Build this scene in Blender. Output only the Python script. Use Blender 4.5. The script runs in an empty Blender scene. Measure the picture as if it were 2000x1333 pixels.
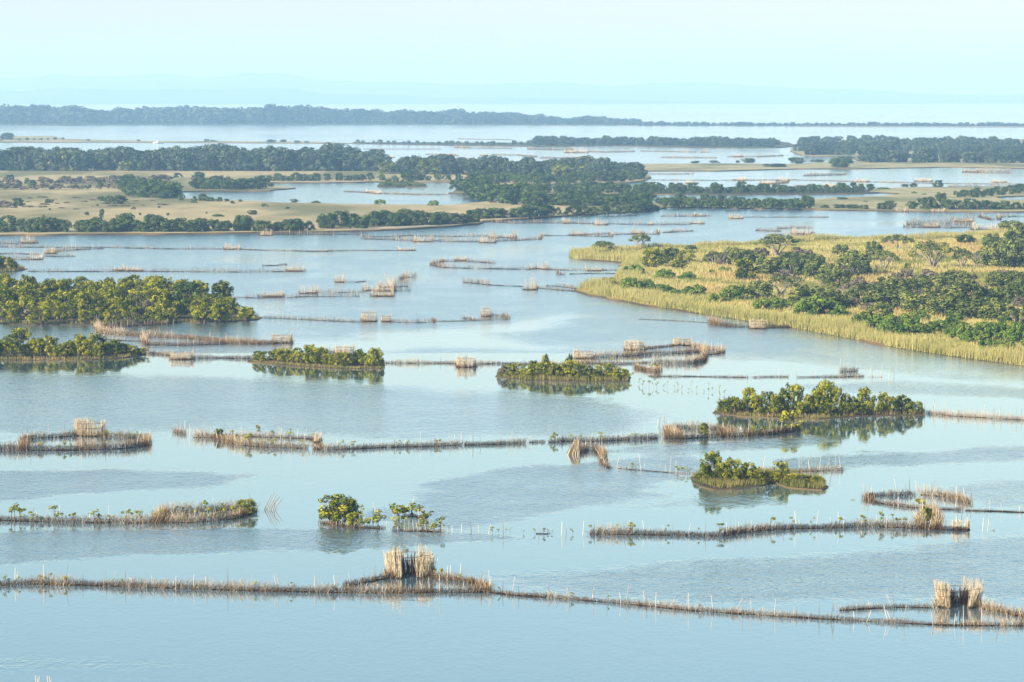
import bpy, math, random
import numpy as np
from mathutils import Vector
from mathutils.geometry import tessellate_polygon
random.seed(7)
rng = np.random.default_rng(11)
S = bpy.context.scene
COL = S.collection
U = random.uniform
# ------------------------------------------------------------------ camera
H, F, YH = 31.0, 6000.0, 190.0          # eye height, focal length and horizon row, in pixels of a 2000 px wide frame
PITCH = math.atan((666.5 - YH) / F)
CP, SP = math.cos(PITCH), math.sin(PITCH)
cam = bpy.data.objects.new('camera', bpy.data.cameras.new('camera'))
COL.objects.link(cam)
cam.location = (0, 0, H)
cam.rotation_euler = (math.pi / 2 - PITCH, 0, 0)
cam.data.sensor_width = 36
cam.data.lens = F / 2000 * 36
cam.data.clip_start = 1
cam.data.clip_end = 60000
S.camera = cam

def at(px, py, z=0.0):
    """point of the ground seen at a spot of the photograph"""
    x = (px - 1000) / F
    y = -(py - 666.5) / F
    dy, dz = CP + y * SP, -SP + y * CP
    t = (z - H) / dz
    return Vector((x * t, dy * t, z))

def scale_at(py):                        # photo pixels per metre at a ground row
    return (py - YH) / H

# ------------------------------------------------------------------ noise
def vnoise(x, y, seed=0):
    x = np.asarray(x, float); y = np.asarray(y, float)
    xi = np.floor(x).astype(np.int64); yi = np.floor(y).astype(np.int64)
    fx = x - xi; fy = y - yi
    fx = fx * fx * (3 - 2 * fx); fy = fy * fy * (3 - 2 * fy)
    def h(a, b):
        n = (a * 374761393 + b * 668265263 + seed * 1442695041) & 0xffffffff
        n = ((n ^ (n >> 13)) * 1274126177) & 0xffffffff
        return ((n ^ (n >> 16)) & 0xffff) / 65535.0
    return (h(xi, yi) * (1 - fx) + h(xi + 1, yi) * fx) * (1 - fy) + (h(xi, yi + 1) * (1 - fx) + h(xi + 1, yi + 1) * fx) * fy

def fbm(x, y, seed=0, o=3):
    a, s, t = 0.5, 0.0, 0.0
    for k in range(o):
        s = s + a * vnoise(np.asarray(x) * 2 ** k, np.asarray(y) * 2 ** k, seed + k * 7)
        t += a; a *= .5
    return s / t

def inside(poly, x, y):
    x = np.asarray(x, float); y = np.asarray(y, float)
    r = np.zeros(x.shape, bool); n = len(poly)
    for i in range(n):
        x0, y0 = poly[i][0], poly[i][1]; x1, y1 = poly[(i + 1) % n][0], poly[(i + 1) % n][1]
        if y0 == y1: continue
        r ^= ((y0 > y) != (y1 > y)) & (x < (x1 - x0) * (y - y0) / (y1 - y0) + x0)
    return r

# ------------------------------------------------------------------ mesh building
class MB:
    def __init__(s): s.v = []; s.f = []; s.t = []; s.n = 0
    def add(s, V, faces, tint=0.5):
        V = np.asarray(V, float).reshape(-1, 3)
        for fa in faces: s.f.append(np.asarray(fa, np.int64) + s.n)
        s.v.append(V); s.n += len(V)
        s.t.append(np.broadcast_to(np.asarray(tint, float), (len(V),)))
    def tube(s, pts, radii, n=4, tint=0.5, cap=True):
        pts = [np.asarray(p, float) for p in pts]; V = []
        for i, p in enumerate(pts):
            d = pts[min(i + 1, len(pts) - 1)] - pts[max(i - 1, 0)]
            d = d / (np.linalg.norm(d) + 1e-9)
            a = np.cross(d, (0, 1, 0.13) if abs(d[1]) < .9 else (1, 0, 0)); a /= np.linalg.norm(a)
            b = np.cross(d, a)
            for k in range(n):
                w = 2 * math.pi * k / n
                V.append(p + radii[i] * (a * math.cos(w) + b * math.sin(w)))
        Q = []
        for i in range(len(pts) - 1):
            for k in range(n):
                Q.append((i * n + k, i * n + (k + 1) % n, (i + 1) * n + (k + 1) % n, (i + 1) * n + k))
        fs = [np.array(Q)]
        if cap: fs.append(np.array([[(len(pts) - 1) * n + k for k in range(n)]]))
        s.add(V, fs, tint)
    def sticks(s, P0, P1, R, tint):
        """many tapered three-sided sticks at once"""
        P0 = np.asarray(P0, float); P1 = np.asarray(P1, float); m = len(P0)
        if m == 0: return
        R = np.broadcast_to(np.asarray(R, float), (m,))
        ph = rng.random(m) * 6.28
        V = np.zeros((m, 6, 3))
        for k in range(3):
            w = ph + k * 2.0944
            o = np.stack([np.cos(w), np.sin(w), np.zeros(m)], 1)
            V[:, k] = P0 + o * R[:, None]; V[:, 3 + k] = P1 + o * R[:, None] * .55
        b = np.arange(m)[:, None] * 6
        q = np.concatenate([b + np.array([[0, 1, 4, 3]]), b + np.array([[1, 2, 5, 4]]), b + np.array([[2, 0, 3, 5]])])
        s.add(V.reshape(-1, 3), [q, b + np.array([[3, 4, 5]])], np.repeat(tint, 6))
    def leaves(s, C, N, size, tint):
        """small four-sided leaf sprays: centres, facing, size"""
        C = np.asarray(C, float); N = np.asarray(N, float); m = len(C)
        N = N / (np.linalg.norm(N, axis=1, keepdims=True) + 1e-9)
        r = rng.normal(size=(m, 3))
        a = np.cross(N, r); a /= (np.linalg.norm(a, axis=1, keepdims=True) + 1e-9)
        b = np.cross(N, a)
        size = np.broadcast_to(np.asarray(size, float), (m,))[:, None]
        a = a * size * (.8 + .5 * rng.random((m, 1))); b = b * size * (.5 + .4 * rng.random((m, 1)))
        V = np.stack([C - a, C - b + N * size * .25, C + a, C + b + N * size * .25], 1).reshape(-1, 3)
        s.add(V, [np.arange(m)[:, None] * 4 + np.arange(4)[None]], np.repeat(np.broadcast_to(tint, (m,)), 4))
    def blades(s, B, h, w, lean, tint):
        m = len(B); an = rng.random(m) * 3.1416
        d = np.stack([np.cos(an), np.sin(an), np.zeros(m)], 1) * (w * .5)[:, None]
        top = B + np.concatenate([lean, h[:, None]], 1)
        V = np.stack([B - d, B + d, top], 1).reshape(-1, 3)
        s.add(V, [np.arange(m)[:, None] * 3 + np.arange(3)[None]], np.repeat(tint, 3))
    def mesh(s, name, mat):
        me = bpy.data.meshes.new(name)
        V = np.concatenate(s.v) if s.v else np.zeros((0, 3))
        me.vertices.add(len(V)); me.vertices.foreach_set('co', V.ravel())
        loops = np.concatenate([f.ravel() for f in s.f]); cnt = np.concatenate([np.full(len(f), f.shape[1]) for f in s.f])
        st = np.concatenate([[0], np.cumsum(cnt)[:-1]])
        me.loops.add(len(loops)); me.loops.foreach_set('vertex_index', loops.astype(np.int32))
        me.polygons.add(len(cnt)); me.polygons.foreach_set('loop_start', st.astype(np.int32))
        me.update(calc_edges=True)
        at_ = me.attributes.new('tint', 'FLOAT', 'POINT')
        at_.data.foreach_set('value', np.concatenate(s.t).astype(np.float32))
        me.materials.append(mat)
        return me

def new(name, data=None, parent=None, loc=None, rz=0, sc=None):
    o = bpy.data.objects.new(name, data); COL.objects.link(o)
    if parent is not None: o.parent = parent
    if loc is not None: o.location = loc
    if rz: o.rotation_euler = (0, 0, rz)
    if sc is not None: o.scale = sc
    return o

def tag(o, label, cat, group=None, kind=None):
    if label: o['label'] = label
    if cat: o['category'] = cat
    if group: o['group'] = group
    if kind: o['kind'] = kind
    return o

# ------------------------------------------------------------------ materials
def nodes(name):
    m = bpy.data.materials.new(name); m.use_nodes = True
    nt = m.node_tree; b = nt.nodes['Principled BSDF']
    return m, nt, b, nt.links.new

def tint_mat(name, cols, rough=.8, objrand=.25, trans=0.0, spec=.3):
    """colour from the per-element tint plus a shift per object"""
    m, nt, b, L = nodes(name)
    a = nt.nodes.new('ShaderNodeAttribute'); a.attribute_name = 'tint'
    oi = nt.nodes.new('ShaderNodeObjectInfo')
    ma = nt.nodes.new('ShaderNodeMath'); ma.operation = 'MULTIPLY_ADD'
    ma.inputs[1].default_value = objrand; L(oi.outputs['Random'], ma.inputs[0])
    sb = nt.nodes.new('ShaderNodeMath'); sb.operation = 'SUBTRACT'; sb.inputs[1].default_value = objrand / 2
    L(a.outputs['Fac'], sb.inputs[0]); L(sb.outputs[0], ma.inputs[2])
    cr = nt.nodes.new('ShaderNodeValToRGB'); el = cr.color_ramp.elements
    while len(el) < len(cols): el.new(.5)
    for i, c in enumerate(cols):
        el[i].position = i / (len(cols) - 1); el[i].color = (*c, 1)
    L(ma.outputs[0], cr.inputs[0]); L(cr.outputs[0], b.inputs['Base Color'])
    b.inputs['Roughness'].default_value = rough
    b.inputs['Specular IOR Level'].default_value = 0.0; b.inputs['Roughness'].default_value = max(rough, .85)
    if trans:
        out = nt.nodes['Material Output']
        tr = nt.nodes.new('ShaderNodeBsdfTranslucent'); L(cr.outputs[0], tr.inputs['Color'])
        mx = nt.nodes.new('ShaderNodeMixShader'); mx.inputs[0].default_value = trans
        L(b.outputs[0], mx.inputs[1]); L(tr.outputs[0], mx.inputs[2]); L(mx.outputs[0], out.inputs['Surface'])
    return m

def ground_mat(name, c1, c2, c3, s1=.02, s2=.3, thr=.55, stretch=(1, 1, 1)):
    m, nt, b, L = nodes(name)
    tc = nt.nodes.new('ShaderNodeTexCoord'); mp = nt.nodes.new('ShaderNodeMapping'); mp.inputs['Scale'].default_value = stretch
    L(tc.outputs['Object'], mp.inputs[0])
    def noise(s, d):
        n = nt.nodes.new('ShaderNodeTexNoise'); n.inputs['Scale'].default_value = s; n.inputs['Detail'].default_value = d
        L(mp.outputs[0], n.inputs['Vector']); return n
    def ramp(n, a, z):
        r = nt.nodes.new('ShaderNodeMapRange'); r.inputs[1].default_value = a; r.inputs[2].default_value = z
        L(n.outputs['Fac'], r.inputs[0]); return r
    def mix(f, x, y):
        k = nt.nodes.new('ShaderNodeMix'); k.data_type = 'RGBA'; L(f.outputs[0], k.inputs[0])
        for i, w in ((6, x), (7, y)):
            if isinstance(w, tuple): k.inputs[i].default_value = (*w, 1)
            else: L(w.outputs[2], k.inputs[i])
        return k
    fine = ramp(noise(s2, 4), .3, .7); big = ramp(noise(s1, 5), thr, thr + .12)
    k = mix(big, mix(fine, c1, c2) if False else c1, c3)
    k1 = mix(fine, c1, c2)
    k2 = nt.nodes.new('ShaderNodeMix'); k2.data_type = 'RGBA'
    L(big.outputs[0], k2.inputs[0]); L(k1.outputs[2], k2.inputs[6]); k2.inputs[7].default_value = (*c3, 1)
    nt.nodes.remove(k)
    L(k2.outputs[2], b.inputs['Base Color'])
    b.inputs['Roughness'].default_value = .95; b.inputs['Specular IOR Level'].default_value = .1
    return m

M = dict(
    mangrove=tint_mat('mangrove_leaf', [(.012, .024, .004), (.068, .094, .008), (.195, .205, .014), (.37, .34, .025)], .55, .45, .12, .35),
    shore=tint_mat('shore_leaf', [(.016, .034, .014), (.048, .085, .026), (.12, .165, .045)], .6, .35, .1),
    forest=tint_mat('forest_leaf', [(.018, .034, .026), (.045, .072, .046), (.10, .125, .070)], .7, .4, .08),
    acacia=tint_mat('umbrella_leaf', [(.032, .046, .014), (.100, .128, .034), (.23, .24, .06)], .7, .35, .1),
    shrub=tint_mat('shrub_leaf', [(.026, .055, .010), (.085, .145, .022), (.20, .25, .04)], .5, .3, .12, .4),
    drybush=tint_mat('dry_bush_leaf', [(.07, .055, .04), (.14, .115, .08), (.22, .18, .125)], .9, .3),
    bark=tint_mat('bark', [(.08, .06, .045), (.17, .13, .10)], .9, .3),
    palebark=tint_mat('pale_bark', [(.13, .105, .085), (.34, .28, .22)], .9, .3),
    brush=tint_mat('brushwood', [(.022, .013, .009), (.13, .072, .034), (.36, .26, .14), (.56, .46, .31)], .9, .08),
    cage=tint_mat('cane_sticks', [(.12, .085, .05), (.36, .27, .16), (.52, .42, .27), (.62, .53, .38)], .85, .12),
    stake=tint_mat('weathered_stake', [(.16, .12, .09), (.40, .33, .25), (.58, .50, .40)], .85, .5),
    mud=tint_mat('wet_mud', [(.012, .008, .006), (.035, .022, .015)], .6, .1),
    reed=tint_mat('reed_blades', [(.10, .13, .03), (.27, .265, .07), (.47, .405, .16), (.44, .32, .115), (.25, .16, .075)], .8, .0, .3),
    tuft=tint_mat('shore_grass', [(.09, .11, .025), (.20, .19, .05), (.30, .22, .10)], .8, .1, .25),
    meadow=ground_mat('dry_meadow', (.37, .295, .16), (.26, .215, .105), (.14, .13, .055), .022, .12, .46, (1, .30, 1)),
    meadow2=ground_mat('pale_meadow', (.33, .28, .15), (.22, .20, .095), (.13, .13, .05), .025, .15, .50, (1, .4, 1)),
    reedground=ground_mat('reed_ground', (.30, .24, .075), (.17, .16, .045), (.36, .22, .07), .05, .8, .55),
    islandsoil=ground_mat('island_soil', (.075, .055, .033), (.045, .035, .024), (.085, .095, .028), .22, 1.2, .5),
    bank=ground_mat('wet_bank', (.07, .05, .03), (.045, .034, .022), (.12, .08, .035), .08, .9, .5),
    sand=ground_mat('pale_sand', (.42, .35, .26), (.30, .25, .18), (.28, .22, .15), .03, .5, .6),
    darkland=ground_mat('wooded_ground', (.06, .065, .03), (.04, .045, .02), (.12, .10, .05), .05, .5, .55),
    hill=ground_mat('hill_cover', (.05, .065, .045), (.035, .05, .035), (.08, .085, .05), .002, .02, .5),
    paint=tint_mat('white_paint', [(.8, .8, .78), (.8, .8, .78)], .5, 0),
)
SUN_E, SKY_S, EXPO = 5.0, .073, 1.28
SKY_P = (1.75, .4, 5.6)
HAZE_D, HAZE_C, HAZE_A = .000175, (.38, .66, .98), (.26, .22, .05)
W_AMP, W_CALM, W_COL, W_IOR = .54, .002, (.072, .118, .138), 1.4
# ------------------------------------------------------------------ plants: a few meshes of each kind, height 1, standing on z = 0
def unit(m):
    v = rng.normal(size=(m, 3)); return v / np.linalg.norm(v, axis=1, keepdims=True)

def clump(mb, c, r, n, size, up=.35, jit=.55, tint=.5, flat=1.0):
    d = unit(n); rad = r * (.55 + .5 * rng.random((n, 1)) ** .6)
    P = np.asarray(c) + d * rad * np.array([1, 1, flat])
    N = d * np.array([1, 1, 1.0]) + np.array([0, 0, up]) + rng.normal(size=(n, 3)) * jit
    mb.leaves(P, N, size * (.7 + .6 * rng.random(n)), np.clip(tint + rng.normal(size=n) * .12, 0, 1))

def limb(mb, p0, p1, r0, r1, wob=.04, n=4, seg=4, tint=.5):
    p0 = np.asarray(p0, float); p1 = np.asarray(p1, float); pts = []; rad = []
    for i in range(seg + 1):
        t = i / seg
        p = p0 * (1 - t) + p1 * t
        p[2] = p0[2] + (p1[2] - p0[2]) * (t ** .8)
        if 0 < i < seg: p = p + rng.normal(size=3) * wob
        pts.append(p); rad.append(r0 * (1 - t) + r1 * t)
    mb.tube(pts, rad, n, tint)

def crown_points(kind):
    pts = []
    if kind in ('mangrove', 'shore'):
        lob = [(U(0, 6.28), U(.1, .3)) for _ in range(3)]
        nz = 46 if kind == 'mangrove' else 36
        wide = U(.30, .46) if kind == 'mangrove' else .40; mid = U(.34, .52); drop = U(.05, .25)
        lo = .16 if kind == 'mangrove' else .12
        for i in range(nz):
            z = lo + (.90 - lo) * (i + U(0, 1)) / nz
            if random.random() < drop: continue
            prof = math.sqrt(max(.05, 1 - ((z - mid) / .56) ** 2))
            a = i * 2.4 + U(-.5, .5)
            R = wide * prof * (1 + sum(k * math.cos(a - b) for b, k in lob)) * U(.5, 1.14)
            pts.append((R * math.cos(a), R * math.sin(a), z, U(.065, .13) if kind == 'mangrove' else U(.09, .15)))
        b, k = lob[0]
        pts.append((.12 * math.cos(b), .12 * math.sin(b), .90, .10))
        for b, k in lob[1:]:
            if random.random() < .7: pts.append((.22 * math.cos(b), .22 * math.sin(b), U(.72, .96), U(.05, .08)))
    elif kind == 'forest':
        lob = [(U(0, 6.28), U(.08, .22)) for _ in range(3)]
        for i in range(30):
            z = .07 + .81 * ((i + U(0, 1)) / 30) ** .9
            prof = math.sqrt(max(.04, 1 - ((z - .40) / .56) ** 2))
            a = i * 2.4 + U(-.5, .5)
            R = .50 * prof * (1 + sum(k * math.cos(a - b) for b, k in lob)) * U(.6, 1.05)
            pts.append((R * math.cos(a), R * math.sin(a), z, U(.11, .18)))
    elif kind == 'acacia':
        el = U(.75, 1.0); ax = U(0, 3.14)
        for i in range(26):
            a = i * 2.4 + U(-.4, .4); q = math.sqrt((i + .5) / 26)
            R = .78 * q * U(.85, 1.1)
            z = .88 - .33 * q ** 2 + U(-.07, .07)
            x, y = R * math.cos(a), R * math.sin(a) * el
            pts.append((x * math.cos(ax) - y * math.sin(ax), x * math.sin(ax) + y * math.cos(ax), z, U(.10, .16)))
    elif kind == 'shrub':
        for i in range(22):
            a = i * 2.4 + U(-.5, .5); q = math.sqrt((i + .5) / 22)
            z = .12 + .72 * math.sqrt(max(0, 1 - q * q)) * U(.55, 1.08)
            pts.append((.62 * q * math.cos(a) * U(.85, 1.1), .62 * q * math.sin(a) * U(.8, 1.1), z, U(.12, .2)))
    return pts

SPEC = dict(mangrove=(74, .033, 1), shore=(62, .042, 1), forest=(64, .046, .9), acacia=(80, .030, .6), shrub=(70, .050, .9))

def plant_meshes(kind, leafmat, barkmat, n):
    out = []
    for _ in range(n):
        pts = crown_points(kind); k, size, flat = SPEC[kind]
        cm = MB(); tm = MB()
        for x, y, z, r in pts:
            clump(cm, (x, y, z), r, int(k * (r / .13) ** 1.6), size, tint=U(.12, .98), flat=flat)
        if kind == 'acacia':
            forks = []
            for j in range(6):
                a = j * 1.05 + U(-.3, .3); e = np.array([.26 * math.cos(a), .26 * math.sin(a), U(.36, .5)])
                limb(tm, (U(-.02, .02), U(-.02, .02), -.02), e, .035, .022, .02, 5, 3, U(.4, 1)); forks.append(e)
            for x, y, z, r in pts:
                e = min(forks, key=lambda q: (q[0] - x) ** 2 + (q[1] - y) ** 2)
                limb(tm, e, (x, y, z), .016, .005, .02, 4, 3, U(.4, 1))
        else:
            top = .62 if kind != 'shrub' else .4
            for j in range(4):
                a = j * 1.6 + U(-.3, .3); w = .05 if kind == 'forest' else .10
                limb(tm, (w * math.cos(a), w * math.sin(a), -.02), (.20 * math.cos(a), .20 * math.sin(a), top + U(-.08, .08)), .026, .012, .02, 4, 3, U(.2, .9))
            for x, y, z, r in pts[::3]:
                limb(tm, (x * .3, y * .3, z * .5), (x, y, z), .012, .005, .015, 3, 2, U(.2, .9))
            if kind == 'mangrove':        # prop roots down to the water
                for j in range(9):
                    a = j * .7 + U(-.2, .2)
                    limb(tm, (.05 * math.cos(a), .05 * math.sin(a), .20), (U(.18, .30) * math.cos(a), U(.18, .30) * math.sin(a), -.03), .011, .008, .015, 3, 3, U(.3, 1))
        out.append((tm.mesh('trunk', barkmat), cm.mesh('crown', leafmat)))
    return out

def sapling_meshes(n, k0=6, k1=10):
    out = []
    for _ in range(n):
        tm = MB(); cm = MB()
        e = np.array([U(-.06, .06), U(-.06, .06), .8]); limb(tm, (0, 0, -.05), e, .022, .012, .02, 4, 3, .7)
        for j in range(random.randint(k0, k1)):
            q = np.array([U(-.26, .26), U(-.26, .26), U(.35, .96)])
            limb(tm, (e[0] * .6, e[1] * .6, U(.35, .6)), q, .010, .006, .01, 3, 2, .6)
            clump(cm, q, U(.09, .16), 26, .055, tint=U(.45, 1), flat=.8)
        for j in range(5 if k0 > 3 else 0):
            a = j * 1.26 + U(-.2, .2)
            limb(tm, (0, 0, .26), (.16 * math.cos(a), .16 * math.sin(a), -.05), .012, .008, .01, 3, 2, .5)
        out.append((tm.mesh('stem', M['bark']), cm.mesh('leaves', M['mangrove'])))
    return out

def branch_mesh(mat, twig=True, spread=.55):
    mb = MB()
    def grow(p, d, l, r, lev):
        q = p + d * l
        limb(mb, p, q, r, r * .6, l * .06, 4 if lev < 2 else 3, 3, U(.3, 1))
        if lev >= (4 if twig else 3): return
        for _ in range(3 if lev < 3 else 2):
            nd = d + rng.normal(size=3) * spread + np.array([0, 0, .12]); nd /= np.linalg.norm(nd)
            grow(p + d * l * U(.6, 1), nd, l * U(.6, .8), r * .55, lev + 1)
    for k in range(2): grow(np.array([0, 0, -.02]), np.array([U(-.3, .3), U(-.3, .3), 1.0]), .34, .03, 0)
    return mb.mesh('branches', mat)

def palm_meshes():
    tm = MB(); cm = MB()
    limb(tm, (0, 0, -.05), (.02, 0, .35), .07, .06, .01, 6, 3, .4)
    for j in range(26):
        a = j * 2.4; e = U(.2, 1.2); L = U(.5, .75); prev = None; P0 = []; P1 = []
        for i in range(7):
            t = i / 6
            c = np.array([math.cos(a) * L * t * math.cos(e * .6), math.sin(a) * L * t * math.cos(e * .6), .35 + L * (t * math.sin(e) - t * t * .55)])
            for sd in (-1, 1):
                if i:
                    s = np.array([-math.sin(a) * sd, math.cos(a) * sd, -.25]) * .14 * (1 - t * .6)
                    P0.append(c); P1.append(c + s + np.array([math.cos(a), math.sin(a), 0]) * .06)
            if prev is not None: cm.tube([prev, c], [.008, .006], 3, .6)
            prev = c
        cm.sticks(P0, P1, .012, np.full(len(P0), U(.4, .9)))
    return tm.mesh('trunk', M['bark']), cm.mesh('fronds', M['shrub'])

PM = dict(
    mangrove=plant_meshes('mangrove', M['mangrove'], M['bark'], 12),
    shore=plant_meshes('shore', M['shore'], M['bark'], 6),
    forest=plant_meshes('forest', M['forest'], M['bark'], 6),
    acacia=plant_meshes('acacia', M['acacia'], M['palebark'], 5),
    dome=plant_meshes('forest', M['acacia'], M['palebark'], 4),
    shrub=plant_meshes('shrub', M['shrub'], M['bark'], 4),
    dry=plant_meshes('shrub', M['drybush'], M['palebark'], 2),
    sapling=sapling_meshes(6), sprout=sapling_meshes(7, 2, 5),
    palm=[palm_meshes()],
)
BARE = [branch_mesh(M['palebark']) for _ in range(3)]
NAMES = dict(mangrove=('mangrove_tree', 'mangrove tree', 'trunk', 'crown'), shore=('shore_tree', 'tree', 'trunk', 'crown'),
             forest=('forest_tree', 'tree', 'trunk', 'crown'), acacia=('umbrella_tree', 'tree', 'trunk', 'crown'), dome=('savanna_tree', 'tree', 'trunk', 'crown'),
             shrub=('leafy_shrub', 'shrub', 'stem', 'foliage'), dry=('dry_shrub', 'shrub', 'stem', 'foliage'),
             sapling=('mangrove_sapling', 'sapling', 'stem', 'foliage'), sprout=('mangrove_sprout', 'sprout', 'stem', 'foliage'), palm=('palm_shrub', 'palm', 'trunk', 'fronds'))
# one mesh with trunk and crown for trees too far off to show their parts
def whole(kind):
    out = []
    for t, c in PM[kind]:
        me = bpy.data.meshes.new(kind + '_whole')
        o = []; V = []; n = 0; fl = []; tt = []; mi = []
        for k, m in enumerate((t, c)):
            co = np.zeros(len(m.vertices) * 3); m.vertices.foreach_get('co', co); V.append(co.reshape(-1, 3))
            ti = np.zeros(len(m.vertices)); m.attributes['tint'].data.foreach_get('value', ti); tt.append(ti)
            li = np.zeros(len(m.loops), np.int64); m.loops.foreach_get('vertex_index', li); fl.append(li + n)
            ls = np.zeros(len(m.polygons), np.int64); m.polygons.foreach_get('loop_start', ls); o.append(ls + sum(len(x) for x in fl[:-1]))
            mi.append(np.full(len(m.polygons), k)); n += len(m.vertices)
        V = np.concatenate(V); fl = np.concatenate(fl); o = np.concatenate(o)
        me.vertices.add(len(V)); me.vertices.foreach_set('co', V.ravel())
        me.loops.add(len(fl)); me.loops.foreach_set('vertex_index', fl.astype(np.int32))
        me.polygons.add(len(o)); me.polygons.foreach_set('loop_start', o.astype(np.int32))
        me.materials.append(t.materials[0]); me.materials.append(c.materials[0])
        me.polygons.foreach_set('material_index', np.concatenate(mi).astype(np.int32))
        me.update(calc_edges=True)
        a = me.attributes.new('tint', 'FLOAT', 'POINT'); a.data.foreach_set('value', np.concatenate(tt).astype(np.float32))
        out.append(me)
    return out
WH = {k: whole(k) for k in ('mangrove', 'shore', 'forest', 'shrub', 'acacia')}

def plant(kind, loc, h, w, label, group=None, parts=True, var=None):
    """h = height in metres, w = crown width over the kind's usual width"""
    nm, cat, a, b = NAMES[kind]
    if kind == 'shore' and not parts and h < 4: nm, cat = 'shore_bush', 'bush'
    i = random.randrange(len(PM[kind])) if var is None else var % len(PM[kind])
    if parts:
        o = new(nm, None, None, loc, U(0, 6.28), (h * w, h * w, h))
        new(a, PM[kind][i][0], o); new(b, PM[kind][i][1], o)
    else:
        o = new(nm, WH[kind][i], None, loc, U(0, 6.28), (h * w, h * w, h))
    return tag(o, label, cat, group)

ORD = 'first second third fourth fifth sixth seventh eighth ninth tenth eleventh twelfth thirteenth fourteenth fifteenth sixteenth seventeenth eighteenth nineteenth twentieth'.split()
def ordinal(i):
    if i < 20: return ORD[i]
    n = i + 1
    return '%d%s' % (n, {1: 'st', 2: 'nd', 3: 'rd'}.get(n % 10 if n % 100 not in (11, 12, 13) else 0, 'th'))

WN = dict(mangrove=.84, shore=.84, forest=1.0, acacia=1.6, dome=1.0, shrub=1.35, dry=1.35, sapling=.45, palm=1.1)
def px_plant(kind, x, base, top, wpx, label, group=None, z=0.3, parts=True, var=None):
    s = scale_at(base); h = (base - top) / s * 1.03
    w = (wpx / s) / (h * WN[kind])
    return plant(kind, at(x, base, 0) + Vector((0, 0, z)), h, w, label, group, parts, var)
# ------------------------------------------------------------------ light, air
SUN_EL, SUN_AZ = math.radians(27), math.atan2(-.76, -.65)       # behind the camera, well to the left
sd = Vector((math.cos(SUN_EL) * math.sin(SUN_AZ), math.cos(SUN_EL) * math.cos(SUN_AZ), math.sin(SUN_EL)))
sl = bpy.data.lights.new('sun', 'SUN'); sl.energy = SUN_E; sl.angle = math.radians(.5); sl.color = (1, .91, .76)
so = new('sun', sl, None, (0, 0, 200)); so.rotation_euler = (-sd).to_track_quat('-Z', 'Y').to_euler()
W = bpy.data.worlds.new('World'); S.world = W; W.use_nodes = True
wn = W.node_tree; bg = wn.nodes['Background']
sk = wn.nodes.new('ShaderNodeTexSky'); sk.sky_type = 'NISHITA'; sk.sun_disc = False
sk.sun_elevation = SUN_EL; sk.sun_rotation = SUN_AZ
sk.air_density, sk.dust_density, sk.ozone_density = SKY_P
wn.links.new(sk.outputs[0], bg.inputs[0]); bg.inputs[1].default_value = SKY_S
S.view_settings.view_transform = 'Standard'; S.view_settings.look = 'None'; S.view_settings.gamma = 1
S.view_settings.exposure = EXPO
c = S.cycles
c.max_bounces = 6; c.diffuse_bounces = 2; c.glossy_bounces = 3; c.transmission_bounces = 2; c.volume_bounces = 1; c.transparent_max_bounces = 8
c.use_denoising = True; c.caustics_reflective = False; c.caustics_refractive = False; c.sample_clamp_indirect = 4

def box(name, lo, hi):
    me = bpy.data.meshes.new(name)
    v = [(x, y, z) for x in (lo[0], hi[0]) for y in (lo[1], hi[1]) for z in (lo[2], hi[2])]
    me.from_pydata(v, [], [(0, 1, 3, 2), (4, 6, 7, 5), (0, 4, 5, 1), (2, 3, 7, 6), (0, 2, 6, 4), (1, 5, 7, 3)])
    return me
hz = new('haze', box('haze', (-14000, -400, -2.2), (14000, 26500, 240)))
hz['kind'] = 'stuff'
hm = bpy.data.materials.new('haze_air'); hm.use_nodes = True; nt = hm.node_tree; nt.nodes.clear()
pv = nt.nodes.new('ShaderNodeVolumePrincipled'); mo = nt.nodes.new('ShaderNodeOutputMaterial')
pv.inputs['Color'].default_value = (*HAZE_C, 1); pv.inputs['Density'].default_value = HAZE_D
pv.inputs['Absorption Color'].default_value = (*HAZE_A, 1); pv.inputs['Anisotropy'].default_value = 0.0
nt.links.new(pv.outputs[0], mo.inputs['Volume']); hz.data.materials.append(hm)

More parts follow.
